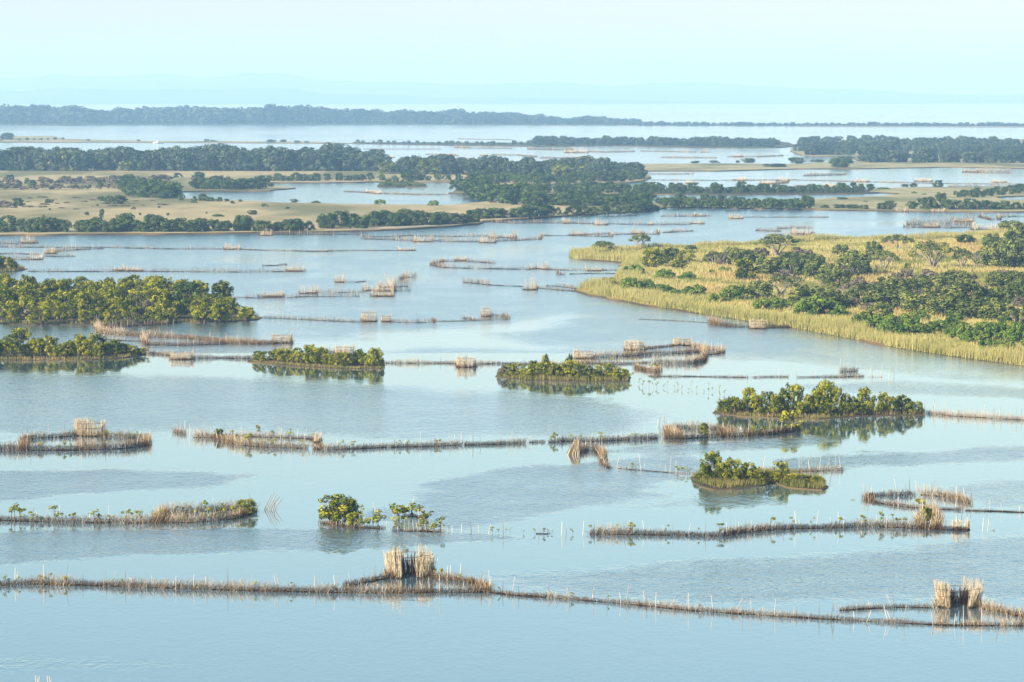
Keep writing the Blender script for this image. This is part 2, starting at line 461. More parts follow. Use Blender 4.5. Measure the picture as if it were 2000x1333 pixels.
# ------------------------------------------------------------------ water: wind-ruffled and calm stretches as a surface attribute
RUF = [  # (outline in photo pixels, strength, edge softness)
    (.95, 4, [(-300, 1035), (0, 1042), (150, 1036), (420, 1031), (620, 1036), (880, 1040), (990, 1052), (900, 1064), (650, 1072), (300, 1085), (0, 1106), (-300, 1120)]),
    (.85, 10, [(960, 1120), (1200, 1112), (1500, 1092), (1750, 1074), (2000, 1046), (2300, 1030), (2300, 1170), (2000, 1172), (1800, 1172), (1500, 1180), (1250, 1172), (1000, 1140)]),
    (.95, 5, [(775, 948), (890, 928), (1050, 912), (1200, 894), (1330, 892), (1360, 922), (1210, 958), (1275, 968), (1150, 984), (1010, 1018), (880, 1034), (740, 1020), (690, 1000), (850, 985), (790, 968)]),
    (.95, 5, [(-300, 925), (0, 922), (120, 915), (260, 914), (420, 930), (510, 928), (400, 945), (250, 956), (150, 970), (0, 981), (-300, 990)]),
    (.80, 14, [(-300, 728), (0, 735), (300, 738), (600, 748), (900, 764), (1180, 780), (1270, 815), (1270, 845), (1000, 852), (700, 856), (400, 835), (300, 850), (-300, 850)]),
    (.85, 6, [(1480, 905), (1700, 888), (2000, 870), (2300, 862), (2300, 905), (2000, 899), (1700, 912), (1520, 925)]),
    (.7, 8, [(1830, 955), (2000, 940), (2300, 935), (2300, 1000), (1960, 992), (1890, 985)]),
    (.7, 8, [(1200, 872), (1400, 862), (1600, 850), (1640, 860), (1400, 885), (1230, 900)]),
    (.7, 8, [(1540, 752), (1750, 745), (2000, 757), (2300, 760), (2300, 778), (1950, 776), (1650, 766)]),
    (.6, 8, [(1390, 960), (1500, 972), (1480, 985), (1290, 990), (1180, 988)]),
    (.45, 14, [(-200, 1290), (60, 1284), (260, 1290), (420, 1300), (200, 1306), (-200, 1304)]),
    (1.0, 16, [(-300, 420), (2300, 340), (2300, 745), (1900, 735), (1500, 700), (1250, 668), (1150, 690), (1000, 672), (700, 690), (560, 705), (560, 630), (-300, 560)]),
]
CALM = [
    (.85, 8, [(560, 668), (700, 655), (900, 640), (1010, 622), (1085, 612), (1105, 624), (1040, 640), (1010, 648), (1075, 668), (1130, 678), (1050, 682), (800, 678), (740, 690), (560, 690)]),
    (.55, 6, [(400, 512), (480, 500), (640, 488), (690, 497), (560, 506), (640, 516), (720, 523), (560, 527)]),
    (.5, 6, [(560, 538), (640, 533), (760, 536), (820, 533), (900, 545), (760, 548), (640, 545)]),
    (.5, 6, [(700, 510), (900, 500), (1000, 480), (1200, 478), (1110, 492), (1000, 500), (860, 505)]),
    (.6, 8, [(1480, 470), (1650, 465), (1500, 448), (1700, 440), (1900, 436), (1760, 428), (1500, 436)]),
    (.5, 8, [(1560, 650), (1750, 690), (2000, 730), (2000, 745), (1750, 720), (1560, 690)]),
    (.6, 8, [(380, 600), (520, 590), (640, 596), (560, 606), (500, 618), (420, 612)]),
]
def ruffle(X, Y):
    wx = X + (fbm(X / 130, Y / 14, 3) - .5) * 170; wy = Y + (fbm(X / 160, Y / 18, 9) - .5) * 16
    r = np.where(Y > 1180, .05, np.where(Y > 690, .035, .75))
    if True:
        far = np.clip((420 - Y) / 120, 0, 1); r = r * (1 - far) + far * (.35 + .5 * fbm(X / 300, Y / 5, 21))
    jit = [(0, 0)] + [(math.cos(a) * q, math.sin(a) * q) for q in (.4, 1) for a in (0, 1.05, 2.1, 3.14, 4.2, 5.2)]
    for lst, sign in ((RUF, 1), (CALM, -1)):
        for st, soft, poly in lst:
            ym = [p[1] for p in poly]
            sel = (Y > min(ym) - 40) & (Y < max(ym) + 40)
            if not sel.any(): continue
            m = np.zeros(sel.sum()); xs, ys = wx[sel], wy[sel]
            for dx, dy in jit: m += inside(poly, xs + dx * soft * 6, ys + dy * soft)
            m = m / len(jit)
            if sign > 0: r[sel] = np.maximum(r[sel], m * st)
            else: r[sel] = r[sel] * (1 - m * st)
    r = r * (.72 + .56 * fbm(X / 90, Y / 9, 33))
    return np.clip(r, 0, 1)

def make_water():
    ys = list(np.arange(1420, 700, -2.6)) + list(np.arange(700, 300, -2.2)) + list(np.arange(300, 204, -1.5))
    xs = np.linspace(-220, 2220, 330)
    rows = [at(1000, y).y for y in ys]
    X, Y = np.meshgrid(xs, np.array(ys))
    att = ruffle(X, Y)
    D = np.array(rows)[:, None]
    # ground x for each column at that row
    k = np.array([(at(2000, y).x) for y in ys])[:, None]
    GX = (X - 1000) / 1000 * k
    big = np.full((len(ys), 1), 13000.0)
    GX = np.concatenate([-big, GX, big], 1); att = np.concatenate([att[:, :1], att, att[:, -1:]], 1)
    GY = np.broadcast_to(D, GX.shape).copy()
    GX = np.concatenate([GX[:1], GX, GX[-1:]]); GY = np.concatenate([np.full((1, GX.shape[1]), -350.0), GY, np.full((1, GX.shape[1]), 26000.0)])
    att = np.concatenate([att[:1] * 0 + .1, att, att[-1:]])
    nr, nc = GX.shape
    V = np.stack([GX, GY, np.zeros_like(GX)], 2).reshape(-1, 3)
    i = (np.arange(nr - 1)[:, None] * nc + np.arange(nc - 1)[None]).ravel()
    mb = MB(); mb.add(V, [np.stack([i, i + 1, i + nc + 1, i + nc], 1)], att.ravel())
    m, nt, b, L = nodes('lagoon_water')
    N = nt.nodes.new
    a = N('ShaderNodeAttribute'); a.attribute_name = 'tint'
    tc = N('ShaderNodeTexCoord')
    def noise(scale, det, sc):
        mp = N('ShaderNodeMapping'); mp.inputs['Scale'].default_value = sc; L(tc.outputs['Object'], mp.inputs[0])
        n = N('ShaderNodeTexNoise'); n.inputs['Scale'].default_value = scale; n.inputs['Detail'].default_value = det; n.inputs['Roughness'].default_value = .55
        L(mp.outputs[0], n.inputs[0]); return n
    def math_(op, x, y):
        k = N('ShaderNodeMath'); k.operation = op
        for j, w in ((0, x), (1, y)):
            if isinstance(w, (int, float)): k.inputs[j].default_value = w
            else: L(w, k.inputs[j])
        return k.outputs[0]
    n1 = noise(3.2, 2, (1, .55, 1)); n2 = noise(1.0, 2, (1, .5, 1))
    h = math_('ADD', math_('MULTIPLY', n1.outputs['Fac'], .20), math_('MULTIPLY', n2.outputs['Fac'], .30))
    amp = math_('ADD', math_('MULTIPLY', a.outputs['Fac'], W_AMP), W_CALM)
    bp = N('ShaderNodeBump'); bp.inputs['Strength'].default_value = 1; bp.inputs['Distance'].default_value = 1
    L(math_('MULTIPLY', math_('SUBTRACT', h, .25), amp), bp.inputs['Height']); L(bp.outputs[0], b.inputs['Normal'])
    b.inputs['Base Color'].default_value = (*W_COL, 1)
    b.inputs['IOR'].default_value = W_IOR
    ro = math_('ADD', math_('MULTIPLY', math_('POWER', a.outputs['Fac'], 1.5), .18), .025)
    L(ro, b.inputs['Roughness']); L(ro, b.inputs['Coat Roughness'])
    b.inputs['Coat Weight'].default_value = 1; b.inputs['Coat IOR'].default_value = 1.45; L(bp.outputs[0], b.inputs['Coat Normal'])
    o = new('water', mb.mesh('water', m)); o['kind'] = 'structure'
make_water()

# ------------------------------------------------------------------ land
def land(name, mat, z, pts, wob=.6, step=None, slope=.5):
    P = [at(*p) for p in pts]; out = []
    for i, p in enumerate(P):
        q = P[(i + 1) % len(P)]; L = (q - p).length; st = step or max(1.0, L / 22)
        k = max(1, min(22, int(L / st)))
        for j in range(k): out.append(p.lerp(q, j / k))
    n = len(out); ctr = []
    ar = sum(out[i].x * out[(i + 1) % n].y - out[(i + 1) % n].x * out[i].y for i in range(n))
    if ar < 0: out.reverse()
    V = []; W_ = []
    for i, p in enumerate(out):
        d = out[(i + 1) % n] - out[i - 1]; nn = Vector((d.y, -d.x, 0)); nn = nn.normalized() if nn.length else nn
        w = (float(vnoise(p.x / 5, p.y / 5, 5)) - .5) * 2 * wob + (float(vnoise(p.x / 17, p.y / 40, 6)) - .5) * 3 * wob
        q = p + nn * w
        V.append((q.x, q.y, z)); e = q + nn * slope; W_.append((e.x, e.y, -.5))
    tri = tessellate_polygon([[Vector(v) for v in V]])
    F_ = [tuple(t) for t in tri] + [(i, n + i, n + (i + 1) % n, (i + 1) % n) for i in range(n)]
    me = bpy.data.meshes.new(name); me.from_pydata(V + W_, [], F_)
    import bmesh
    bm = bmesh.new(); bm.from_mesh(me); bmesh.ops.recalc_face_normals(bm, faces=bm.faces); bm.to_mesh(me); bm.free()
    me.materials.append(mat); me.materials.append(M['bank'])
    me.polygons.foreach_set('material_index', [0] * len(tri) + [1] * n)
    o = new(name, me); o['kind'] = 'structure'
    return o

BAY = [(880, 402.5), (740, 402), (640, 400), (560, 398), (470, 394), (380, 391), (345, 389), (338, 383), (360, 376), (440, 374.5), (520, 374), (566, 369), (540, 366), (522, 362), (530, 358), (640, 358.5), (740, 356.5), (890, 357), (893, 372), (880, 379), (915, 380), (935, 384)]
land('meadow', M['meadow'], .35, [(-300, 464), (0, 461.5), (150, 459.5), (330, 458.5), (520, 456), (612, 455), (700, 453), (790, 450), (870, 445), (937, 439), (955, 434), (1000, 431), (1085, 425), (1160, 421), (1285, 413), (1302, 408), (1275, 403), (1255, 393), (1100, 389), (1065, 385), (925, 398)] + BAY + [(1063, 382.7), (1080, 381), (1150, 382), (1280, 380), (1290, 375), (1250, 371), (1100, 371), (1060, 368), (1000, 363), (1090, 362), (1230, 358), (1262, 352), (1265, 345), (1230, 337), (1000, 330), (760, 328), (740, 325), (300, 322), (0, 320), (-300, 320)], 1.0)
land('islet', M['darkland'], .3, [(738, 366), (745, 360.5), (830, 361.5), (835, 366)])
land('sand_bank', M['sand'], .42, [(690, 452.6), (790, 448.4), (870, 443.4), (930, 439.4), (860, 442.6), (760, 447), (690, 450.5)], .2)
land('spit', M['darkland'], .32, [(1215, 380.6), (1400, 381.3), (1600, 380.8), (1700, 379), (1735, 377.5), (1720, 372), (1500, 372), (1250, 372)])
land('meadow', M['meadow2'], .36, [(1545, 396), (1620, 388.5), (1740, 384.5), (1760, 380), (1690, 377), (1700, 370), (1800, 367.5), (2000, 368), (2150, 368), (2150, 384), (1985, 385), (1940, 387), (1960, 392), (2150, 394), (2150, 415), (1960, 415.5), (1760, 413.5), (1640, 412), (1500, 409), (1280, 406), (1270, 400), (1300, 395), (1500, 393)], 1.0)
land('meadow', M['meadow2'], .38, [(1250, 335), (1400, 335.5), (1560, 331.5), (1700, 330.5), (1860, 328), (2000, 330), (2150, 332), (2150, 272), (1600, 275), (1545, 292), (1560, 305), (1650, 308), (1680, 316), (1560, 322), (1400, 321), (1255, 322)], 1.5)
land('spit', M['darkland'], .34, [(690, 281.5), (860, 285), (1040, 287.5), (1200, 286), (1380, 290), (1520, 290), (1560, 284), (1520, 277), (1100, 277), (1040, 280), (690, 279)], 1.5)
land('spit', M['meadow2'], .33, [(-250, 279), (300, 279.5), (620, 281), (690, 281), (620, 278), (300, 276.5), (125, 272.5), (100, 267), (-250, 267)], 1.5)
land('far_shore', M['darkland'], .4, [(-350, 245), (0, 245), (140, 246.5), (170, 244.5), (700, 244), (1000, 245), (1250, 246), (1500, 247), (2300, 249), (2300, 245.5), (1300, 242), (1250, 238), (-350, 237)], 2)
land('sand_bank', M['sand'], .5, [(1560, 248.2), (2300, 250), (2300, 249), (1560, 247.6)], .3)
PEN = [(1111, 503), (1135, 508), (1180, 511), (1225, 514), (1215, 527), (1206, 540), (1203, 553), (1165, 563), (1128, 569), (1175, 580), (1250, 596), (1325, 607), (1400, 619), (1470, 630), (1550, 642), (1662, 663), (1775, 685), (1887, 701), (2000, 716), (2150, 738),
       (2150, 430), (2000, 445), (1944, 456), (1887, 461), (1797, 471), (1662, 470), (1563, 474), (1462, 481), (1350, 486), (1230, 490), (1145, 494)]
land('reed_ground', M['reedground'], .25, PEN, .8)
ISL = {
    'big': [(-200, 628), (0, 633), (100, 634), (190, 635), (260, 633), (330, 632), (420, 630), (500, 626), (507, 621), (470, 608), (430, 590), (350, 575), (100, 570), (-200, 570)],
    'low': [(-200, 704), (0, 704), (100, 705), (180, 703.5), (240, 700), (279, 694), (277, 689), (230, 681), (100, 678), (-200, 676)],
    'verge': [(489, 708), (570, 715), (660, 721), (750, 721), (752, 714), (700, 706), (600, 703), (495, 703)],
    'thin': [(970, 736), (1025, 743), (1125, 746), (1228, 746), (1232, 738), (1150, 731), (1050, 729), (975, 731)],
    'dark': [(1394, 807), (1447, 814), (1545, 818), (1600, 819), (1675, 813), (1808, 811), (1802, 804), (1600, 800), (1402, 800)],
    'grassy': [(1348, 933), (1368, 944), (1400, 956), (1425, 955), (1440, 954), (1488, 949), (1510, 944), (1540, 953), (1602, 957), (1614, 951), (1600, 938), (1540, 930), (1440, 925), (1380, 925)],
    'corner': [(-200, 533), (0, 533), (40, 530), (50, 526), (30, 521), (0, 519), (-200, 519)],
}
for k, p in ISL.items():
    land('island', M['islandsoil'], .07, p, .45, None, .45)

def hills():
    prof = [(-2500, 168), (-600, 160), (0, 150), (60, 152), (110, 141), (160, 148), (260, 147), (330, 143), (400, 150), (480, 142), (560, 141), (620, 157), (760, 160), (900, 166), (1000, 161), (1080, 156), (1200, 164), (1270, 157), (1400, 162), (1560, 172), (1700, 176), (1900, 186), (2050, 184), (2600, 178), (4500, 180)]
    for nm, D0, D1, k, sd in (('hills', 17000, 25000, 1.0, 3), ('hills', 14000, 16500, .50, 17)):
        nx, ny = 260, 14; V = []
        xs = np.linspace(-2000, 4000, nx)
        top = np.interp(xs, [p[0] for p in prof], [p[1] for p in prof])
        for j in range(ny):
            t = j / (ny - 1); D = D0 + (D1 - D0) * t
            b = math.sin(math.pi * min(1, t * 1.15 + .03)) if t < .85 else max(0, (1 - t) / .15) * .3
            hh = ((190 - top) / F * D0 * 1.12 + 31) * k * b
            if k < 1: hh = hh * np.clip((1500 - xs) / 900, 0.1, 1)
            hh = hh * (.80 + .4 * fbm(xs / 160, np.full(nx, t * 4), sd, 4)) - 1.2
            V.append(np.stack([(xs - 1000) / F * D, np.full(nx, D), np.maximum(hh, -1.2)], 1))
        i = (np.arange(ny - 1)[:, None] * nx + np.arange(nx - 1)[None]).ravel()
        mb = MB(); mb.add(np.concatenate(V), [np.stack([i, i + 1, i + nx + 1, i + nx], 1)])
        o = new(nm, mb.mesh('hills', M['hill'])); o['kind'] = 'structure'
hills()
# ------------------------------------------------------------------ fish fences and catch pens of sticks
def resample(P, step):
    out = []; acc = 0.0
    for a, b in zip(P[:-1], P[1:]):
        L = (b - a).length; d = (b - a).normalized() if L else Vector((1, 0, 0))
        while acc <= L:
            out.append((a + d * acc, d)); acc += step
        acc -= L
    return out

STK = []
for _ in range(7):
    mb = MB(); b = np.array([U(-.10, .10), U(-.08, .08), 0])
    mb.tube([(0, 0, -.12), b * .5 + np.array([U(-.02, .02), 0, .45]), b + np.array([0, 0, 1.0])], [.024, .021, .012], 4, U(.1, 1))
    if random.random() < .35: mb.tube([b * .5 + np.array([0, 0, .5]), b * .5 + np.array([U(-.18, .18), 0, .78])], [.016, .01], 3, .6)
    STK.append(mb.mesh('stake', M['stake']))

def stake(parent, loc, h, fat=1.0, name='stake'):
    o = new(name, random.choice(STK), parent, loc, U(0, 6.28), (fat, fat, h))
    o.rotation_euler = (random.gauss(0, .09), random.gauss(0, .14), U(0, 6.28))
    return o

def fence(label, pts, h=.6, sh=1.0, sp=1.2, dens=12, tone=.45, lean=.25, mud=1.0, group='stick fish fences in the lagoon', wid=.16):
    P = [at(*p) for p in pts]
    my = sum(p[1] for p in pts) / len(pts); sc = scale_at(my) * .512      # render pixels per metre
    near = my > 585
    r = min(.045, max(.018, .14 / sc)); dens = dens * 2.6 if near else 16; h = h * .86 if near else h
    L = sum((b - a).length for a, b in zip(P[:-1], P[1:]))
    step = 1 / dens
    if L / step > 9000: step = L / 9000
    S_ = resample(P, step); m = len(S_)
    c = np.array([s[0][:] for s in S_]); d = np.array([s[1][:] for s in S_])
    nrm = np.stack([-d[:, 1], d[:, 0], np.zeros(m)], 1)
    loc0 = P[0]; base = np.array(loc0[:])
    al = np.arange(m) * step
    patch = .05 + 1.7 * fbm(al / 3.2 + c[0][0], np.zeros(m) + c[0][1], 4, 3)
    B = c + nrm * (rng.normal(size=m) * wid)[:, None]; B[:, 2] = -.08
    hh = h * (.35 + .75 * rng.random(m)) * np.clip(patch, .32, 1.35)
    off = d * (rng.normal(lean, .55, m) * hh)[:, None] + nrm * (rng.normal(0, .30, m) * hh)[:, None]
    T = B + off; T[:, 2] = hh
    t = np.clip(rng.normal(tone - .25, .22, m) * (.75 + .4 * fbm(al / 2.0, np.zeros(m) + 3, 8)) + .66 * (hh / h - .5), 0, 1)
    mb = MB(); mb.sticks(B - base, T - base, r * (.55 + .6 * rng.random(m)) * (.8 if near else 1), t)
    # small crossing twigs and fallen cane close to the water
    k = m if near else m // 3
    ii = rng.integers(0, m, k); B2 = c[ii] + nrm[ii] * (rng.normal(size=k) * wid)[:, None]; B2[:, 2] = rng.random(k) * h * .45
    T2 = B2 + d[ii] * (rng.choice([-1, 1], k) * (.3 + .4 * rng.random(k)))[:, None] * max(.5, h) ; T2[:, 2] += rng.random(k) * .25 * h
    mb.sticks(B2 - base, T2 - base, r * .7, np.clip(rng.normal(tone - .30, .18, k), 0, 1))
    if near:
        root = new('fish_fence', None, None, loc0)
        new('brushwood', mb.mesh('brushwood', M['brush']), root)
        pm = root
    else:
        me = mb.mesh('brushwood', M['brush'])
        root = pm = None
    if mud:
        mm = MB(); Q = resample(P, max(.45, L / 220)); V = []; n = len(Q)
        for j, (p, dd) in enumerate(Q):
            nn = Vector((-dd.y, dd.x, 0)); w = (.06 + .26 * float(vnoise(j * .37, my, 2)) ** 2) * mud; z = (-.05 + .15 * float(vnoise(j * .29, my + 9, 3))) * mud
            if near: w = w * .7 + .02; z = z * .6 + .07 * float(vnoise(j * 1.3, my, 13)) - .02
            if not near: w += .06; z += .03
            for q, zz in ((p - nn * w, -.08), (p - nn * w * .45, z), (p + nn * w * .45, z * .9), (p + nn * w, -.08)):
                V.append((q.x - base[0], q.y - base[1], zz))
        i = np.arange(n - 1)[:, None] * 4
        if n > 1:
            mm.add(V, [np.concatenate([i + np.array([[k_, k_ + 4, k_ + 5, k_ + 1]]) for k_ in range(3)])], .3)
            mud_me = mm.mesh('mud_base', M['mud'])
        else: mud_me = None
    else: mud_me = None
    if near:
        if mud_me: new('mud_base', mud_me, root)
        if sh:
            pos = resample(P, sp); pos = pos if len(pos) <= 100 else random.sample(pos, 100)
            for p, dd in pos:
                q = p + dd * U(-.8, .8) * sp - loc0; nn = Vector((-dd.y, dd.x, 0)); q = q + nn * U(-.2, .2)
                q.z = 0
                stake(root, q, sh * random.choice((U(.45, .8), U(.7, 1.05), U(.9, 1.3))), max(1, r / .022) * U(.7, 1.15))
    else:
        # far fence: brushwood itself is the thing, stakes are one part of it
        if sh:
            pos = resample(P, max(sp, 2.0)); ps = MB(); k = len(pos)
            A = np.array([p[:] for p, _ in pos]) - base; A[:, :2] += rng.normal(size=(k, 2)) * .15; A[:, 2] = -.1
            E = A + np.stack([rng.normal(size=k) * .08, rng.normal(size=k) * .08, sh * (.7 + .6 * rng.random(k))], 1)
            ps.sticks(A, E, r * 1.1, rng.random(k))
            root = new('fish_fence', None, None, loc0)
            new('brushwood', me, root); o = new('stakes', ps.mesh('stakes', M['stake']), root); o['kind'] = 'stuff'
        else:
            root = new('fish_fence', me, None, loc0)
        if mud_me: new('mud_base', mud_me, root)
    return tag(root, label, 'fish fence', group)

def pen(label, x0, x1, base, top, gap=(-1.95, -1.25), deep=.75, dens=15, flare=.06, tone=.6, split=True, lobes=False, group='tall cane catch pens', bar=True):
    """ring of tall upright sticks, open over the angles of gap (-pi/2 faces the camera)"""
    c0 = at(x0, base); c1 = at(x1, base); W_ = (c1 - c0).length; ctr = (c0 + c1) / 2 + Vector((0, W_ * .5 * deep, 0))
    h = (base - top) / scale_at(base) * .97; sc = scale_at(base) * .512
    near = base > 585
    r = min(.05, max(.016, .12 / sc)); dens = dens if near else 8
    a0, a1 = gap
    if not near:
        mid = U(0, 6.28); gw = U(.3, .9); a0, a1 = mid - gw, mid + gw
    lx, ly = random.gauss(0, .07 if not near else .03), random.gauss(0, .04)
    def wall(b0, b1):
        ln = abs(b1 - b0) * W_ * .5; m = max(6, int(ln * dens * 1.6))
        a = b0 + (b1 - b0) * (np.arange(m) + rng.random(m)) / m
        rr = W_ * .5 * (1 + rng.normal(size=m) * .045)
        B = np.stack([np.cos(a) * rr, np.sin(a) * rr * deep, np.full(m, -.1)], 1)
        prof = .34 + .80 * vnoise(a * 1.7 + x0, a * 0 + base, 3); prof = prof / prof.max() if not near else .40 + .60 * prof / prof.max()
        hh = h * (.84 + .20 * rng.random(m)) * prof * (.86 + .28 * vnoise(a * 7, a * 0 + base, 3)) * np.where(rng.random(m) < (.15 if near else .35), .45 + .3 * rng.random(m), 1) * np.where(rng.random(m) < .08, 1.12, 1)
        T = B.copy(); T[:, 0] *= 1 + flare; T[:, 1] *= 1 + flare
        T += np.stack([rng.normal(size=m) * .055, rng.normal(size=m) * .05, np.zeros(m)], 1) * h * 1.25 + np.array([lx, ly, 0]) * h; T[:, 2] = hh
        mb = MB(); mb.sticks(B, T, r * (.6 + .7 * rng.random(m)), np.clip(rng.normal(tone, .2, m), 0, 1))
        return mb
    full = [(a1, a0 + 2 * math.pi)]
    if near and split:
        mid = (a1 + a0 + 2 * math.pi) / 2; full = [(a1, mid), (mid, a0 + 2 * math.pi)]
    if near:
        root = new('catch_pen', None, None, ctr)
        if lobes:      # two leaning halves and a low back wall coloured dark for the shade inside
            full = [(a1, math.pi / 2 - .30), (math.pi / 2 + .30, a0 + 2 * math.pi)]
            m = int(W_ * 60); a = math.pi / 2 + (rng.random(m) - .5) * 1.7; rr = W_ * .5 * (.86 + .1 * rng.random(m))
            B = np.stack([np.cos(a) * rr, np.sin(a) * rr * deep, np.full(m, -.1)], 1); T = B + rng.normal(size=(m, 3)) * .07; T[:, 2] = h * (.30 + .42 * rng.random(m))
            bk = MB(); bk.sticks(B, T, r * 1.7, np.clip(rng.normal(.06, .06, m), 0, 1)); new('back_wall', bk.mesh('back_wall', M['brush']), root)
        for f in full: new('stick_wall', wall(*f).mesh('stick_wall', M['cage']), root)
        if bar:
            for z in (.45, .72):
                mb = MB(); n = 22; ang = np.linspace(a1, a0 + 2 * math.pi, n); k = 1 + flare * z + .03
                mb.tube([(math.cos(t) * W_ * .5 * k, math.sin(t) * W_ * .5 * k * deep, h * z + U(-.03, .03)) for t in ang], [.022] * n, 4, .5)
                new('hoop', mb.mesh('hoop', M['bark']), root)
            mb = MB(); k = W_ * .5
            mb.tube([(math.cos(a0) * k * 1.1, math.sin(a0) * k * deep, h * .66), (math.cos(a1) * k * 1.1, math.sin(a1) * k * deep, h * .69)], [.03, .024], 4, .6)
            new('crossbar', mb.mesh('crossbar', M['bark']), root)
    else:
        root = new('catch_pen', wall(*full[0]).mesh('stick_wall', M['cage']), None, ctr)
    sk_ = MB(); m = int(W_ * 3.2 * (22 if near else 9)); a = (a1 + rng.random(m) * (a0 + 2 * math.pi - a1)) if near else rng.random(m) * 6.283; rr = W_ * .5 * (1.06 + .16 * rng.random(m))
    B = np.stack([np.cos(a) * rr, np.sin(a) * rr * deep, np.full(m, -.08)], 1); T = B + np.stack([rng.normal(size=m) * .16, rng.normal(size=m) * .12, np.zeros(m)], 1); T[:, 2] = h * (.10 + .28 * rng.random(m))
    sk_.sticks(B, T, r, np.clip(rng.normal(.26, .2, m), 0, 1)); new('brush_skirt', sk_.mesh('brush_skirt', M['brush']), root)
    mb = MB(); n = 16; ang = np.linspace(a1, a0 + 2 * math.pi, n)
    mb.tube([(math.cos(t) * W_ * .5, math.sin(t) * W_ * .5 * deep, .02 + U(0, .03)) for t in ang], [.10] * n, 4, .3)
    new('mud_base', mb.mesh('mud_base', M['mud']), root)
    return tag(root, label, 'fish trap', group)

def pole(x, y, top, label, group):
    h = (y - top) / scale_at(y)
    o = new('wooden_pole', random.choice(STK), None, at(x, y), U(0, 6.28), (1.15, 1.15, max(.4, h)))
    o.rotation_euler = (random.gauss(0, .06), random.gauss(0, .10), U(0, 6.28))
    return tag(o, label, 'pole', group)

def seedlings(pts_list, label, group, hpx=(16, 24), z=.05, wf=1.0):
    for x, y in pts_list:
        s = scale_at(y); h = U(*hpx) / s
        plant('sprout', at(x, y) + Vector((0, 0, z)), h * U(.55, 1.0), U(1.0, 1.6) * wf , label, group)

def along(pts, n, dy=0):
    xs = np.array([p[0] for p in pts], float); ys = np.array([p[1] for p in pts], float)
    d = np.concatenate([[0], np.cumsum(np.hypot(np.diff(xs), np.diff(ys)))])
    q = np.sort(rng.random(n)) * d[-1]
    return [(float(np.interp(t, d, xs)), float(np.interp(t, d, ys)) + dy) for t in q]

# ---- nearest row
A1 = [(-60, 1144), (0, 1144), (70, 1141), (175, 1144), (315, 1149), (525, 1155), (665, 1158), (775, 1159), (862, 1158), (952, 1157)]
fence('nearest long brush fence with slanting twigs, running left from the tall open pen', A1, .62, 1.1, .85, 34, .46, .40)
A2 = [(956, 1157), (1000, 1163), (1062, 1167), (1100, 1170), (1200, 1178), (1350, 1193), (1500, 1203), (1650, 1212), (1850, 1222), (2000, 1223), (2100, 1225)]
fence('nearest thin stake fence slanting down to the right frame edge', A2, .46, 1.05, .75, 24, .54, .25)
fence('dark low brush wing left of the tallest open cane pen', [(670, 1146), (700, 1141), (745, 1132), (775, 1127)], .6, 1.0, .8, 26, .35, .1)
fence('brush wing with green sprouts curving right from the tallest open cane pen', [(835, 1127), (880, 1133), (920, 1139), (948, 1146), (954, 1156)], .62, .95, .8, 34, .5, .1)
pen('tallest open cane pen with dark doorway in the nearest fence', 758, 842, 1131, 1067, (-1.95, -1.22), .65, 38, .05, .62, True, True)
fence('sparse dark brush wing left of the split pen at bottom right', [(1640, 1193), (1700, 1189), (1760, 1187), (1828, 1188)], .42, .9, 1.0, 22, .42, .1)
fence('golden brush wing trailing right from the split pen at bottom right', [(1915, 1188), (1960, 1197), (2000, 1206), (2060, 1217)], .6, .9, .8, 30, .6, .1)
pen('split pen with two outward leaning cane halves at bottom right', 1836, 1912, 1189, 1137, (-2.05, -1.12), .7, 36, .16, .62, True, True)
o = new('driftwood_branch', BARE[0], None, at(650, 1158), .4, (.75, .75, .75)); tag(o, 'dark spiky dead branch stuck in nearest brush fence', 'branch')
seedlings([(12, 1144), (36, 1143), (78, 1141), (95, 1142), (240, 1146), (130, 1144), (345, 1150), (360, 1151), (500, 1155), (390, 1152), (575, 1156)], 'tiny green mangrove sprout on the nearest left brush fence', 'sprouts on the nearest left fence', (17, 25))
seedlings([(857, 1131), (865, 1133), (922, 1140), (845, 1128), (900, 1137)], 'small mangrove sprout on the right wing of the tallest pen', 'sprouts on the wing of the tallest pen', (16, 26))
seedlings(along(A2, 9), 'tiny mangrove sprout on the thin slanting fence at lower right', 'sprouts on the slanting right fence', (12, 17))
# ---- second row, left
B1 = [(-50, 1019), (0, 1017), (130, 1021), (230, 1022), (301, 1022), (385, 1021), (455, 1014), (497, 1000)]
fence('left brush fence dotted with mangrove tufts, curling up to a round bush', B1, .75, 1.15, 1.2, 30, .45, .1)
fence('back side of the left tufted loop beside the leaning dead sticks', [(301, 1020), (325, 1003), (370, 1001), (420, 998), (450, 996), (497, 998)], .8, 1.15, 1.2, 30, .42, .05)
px_plant('mangrove', 483, 1004, 975, 38, 'round dark mangrove bush at the end of the tufted left loop', z=.0)
seedlings([(24, 1018), (28, 1019), (38, 1020), (60, 1021), (66, 1021), (78, 1021), (105, 1021), (122, 1021), (143, 1021), (148, 1022), (185, 1022), (195, 1022), (215, 1022), (248, 1022), (258, 1022), (275, 1022)], 'leafy mangrove tuft on the left brush fence', 'mangrove tufts on the left fence', (22, 36))
seedlings([(308, 1022), (315, 1021), (335, 1020), (352, 1002), (360, 1021), (378, 1020), (398, 1020), (412, 1018), (430, 1016), (440, 1012), (448, 1010), (402, 1000), (435, 999), (462, 1008), (470, 1005)], 'leafy mangrove tuft inside the left tufted loop', 'mangrove tufts in the left loop', (22, 36))
t = new('driftwood_branch', None, None, at(522, 996)); tag(t, 'leaning bundle of dead sticks standing free right of tufted loop', 'branch')
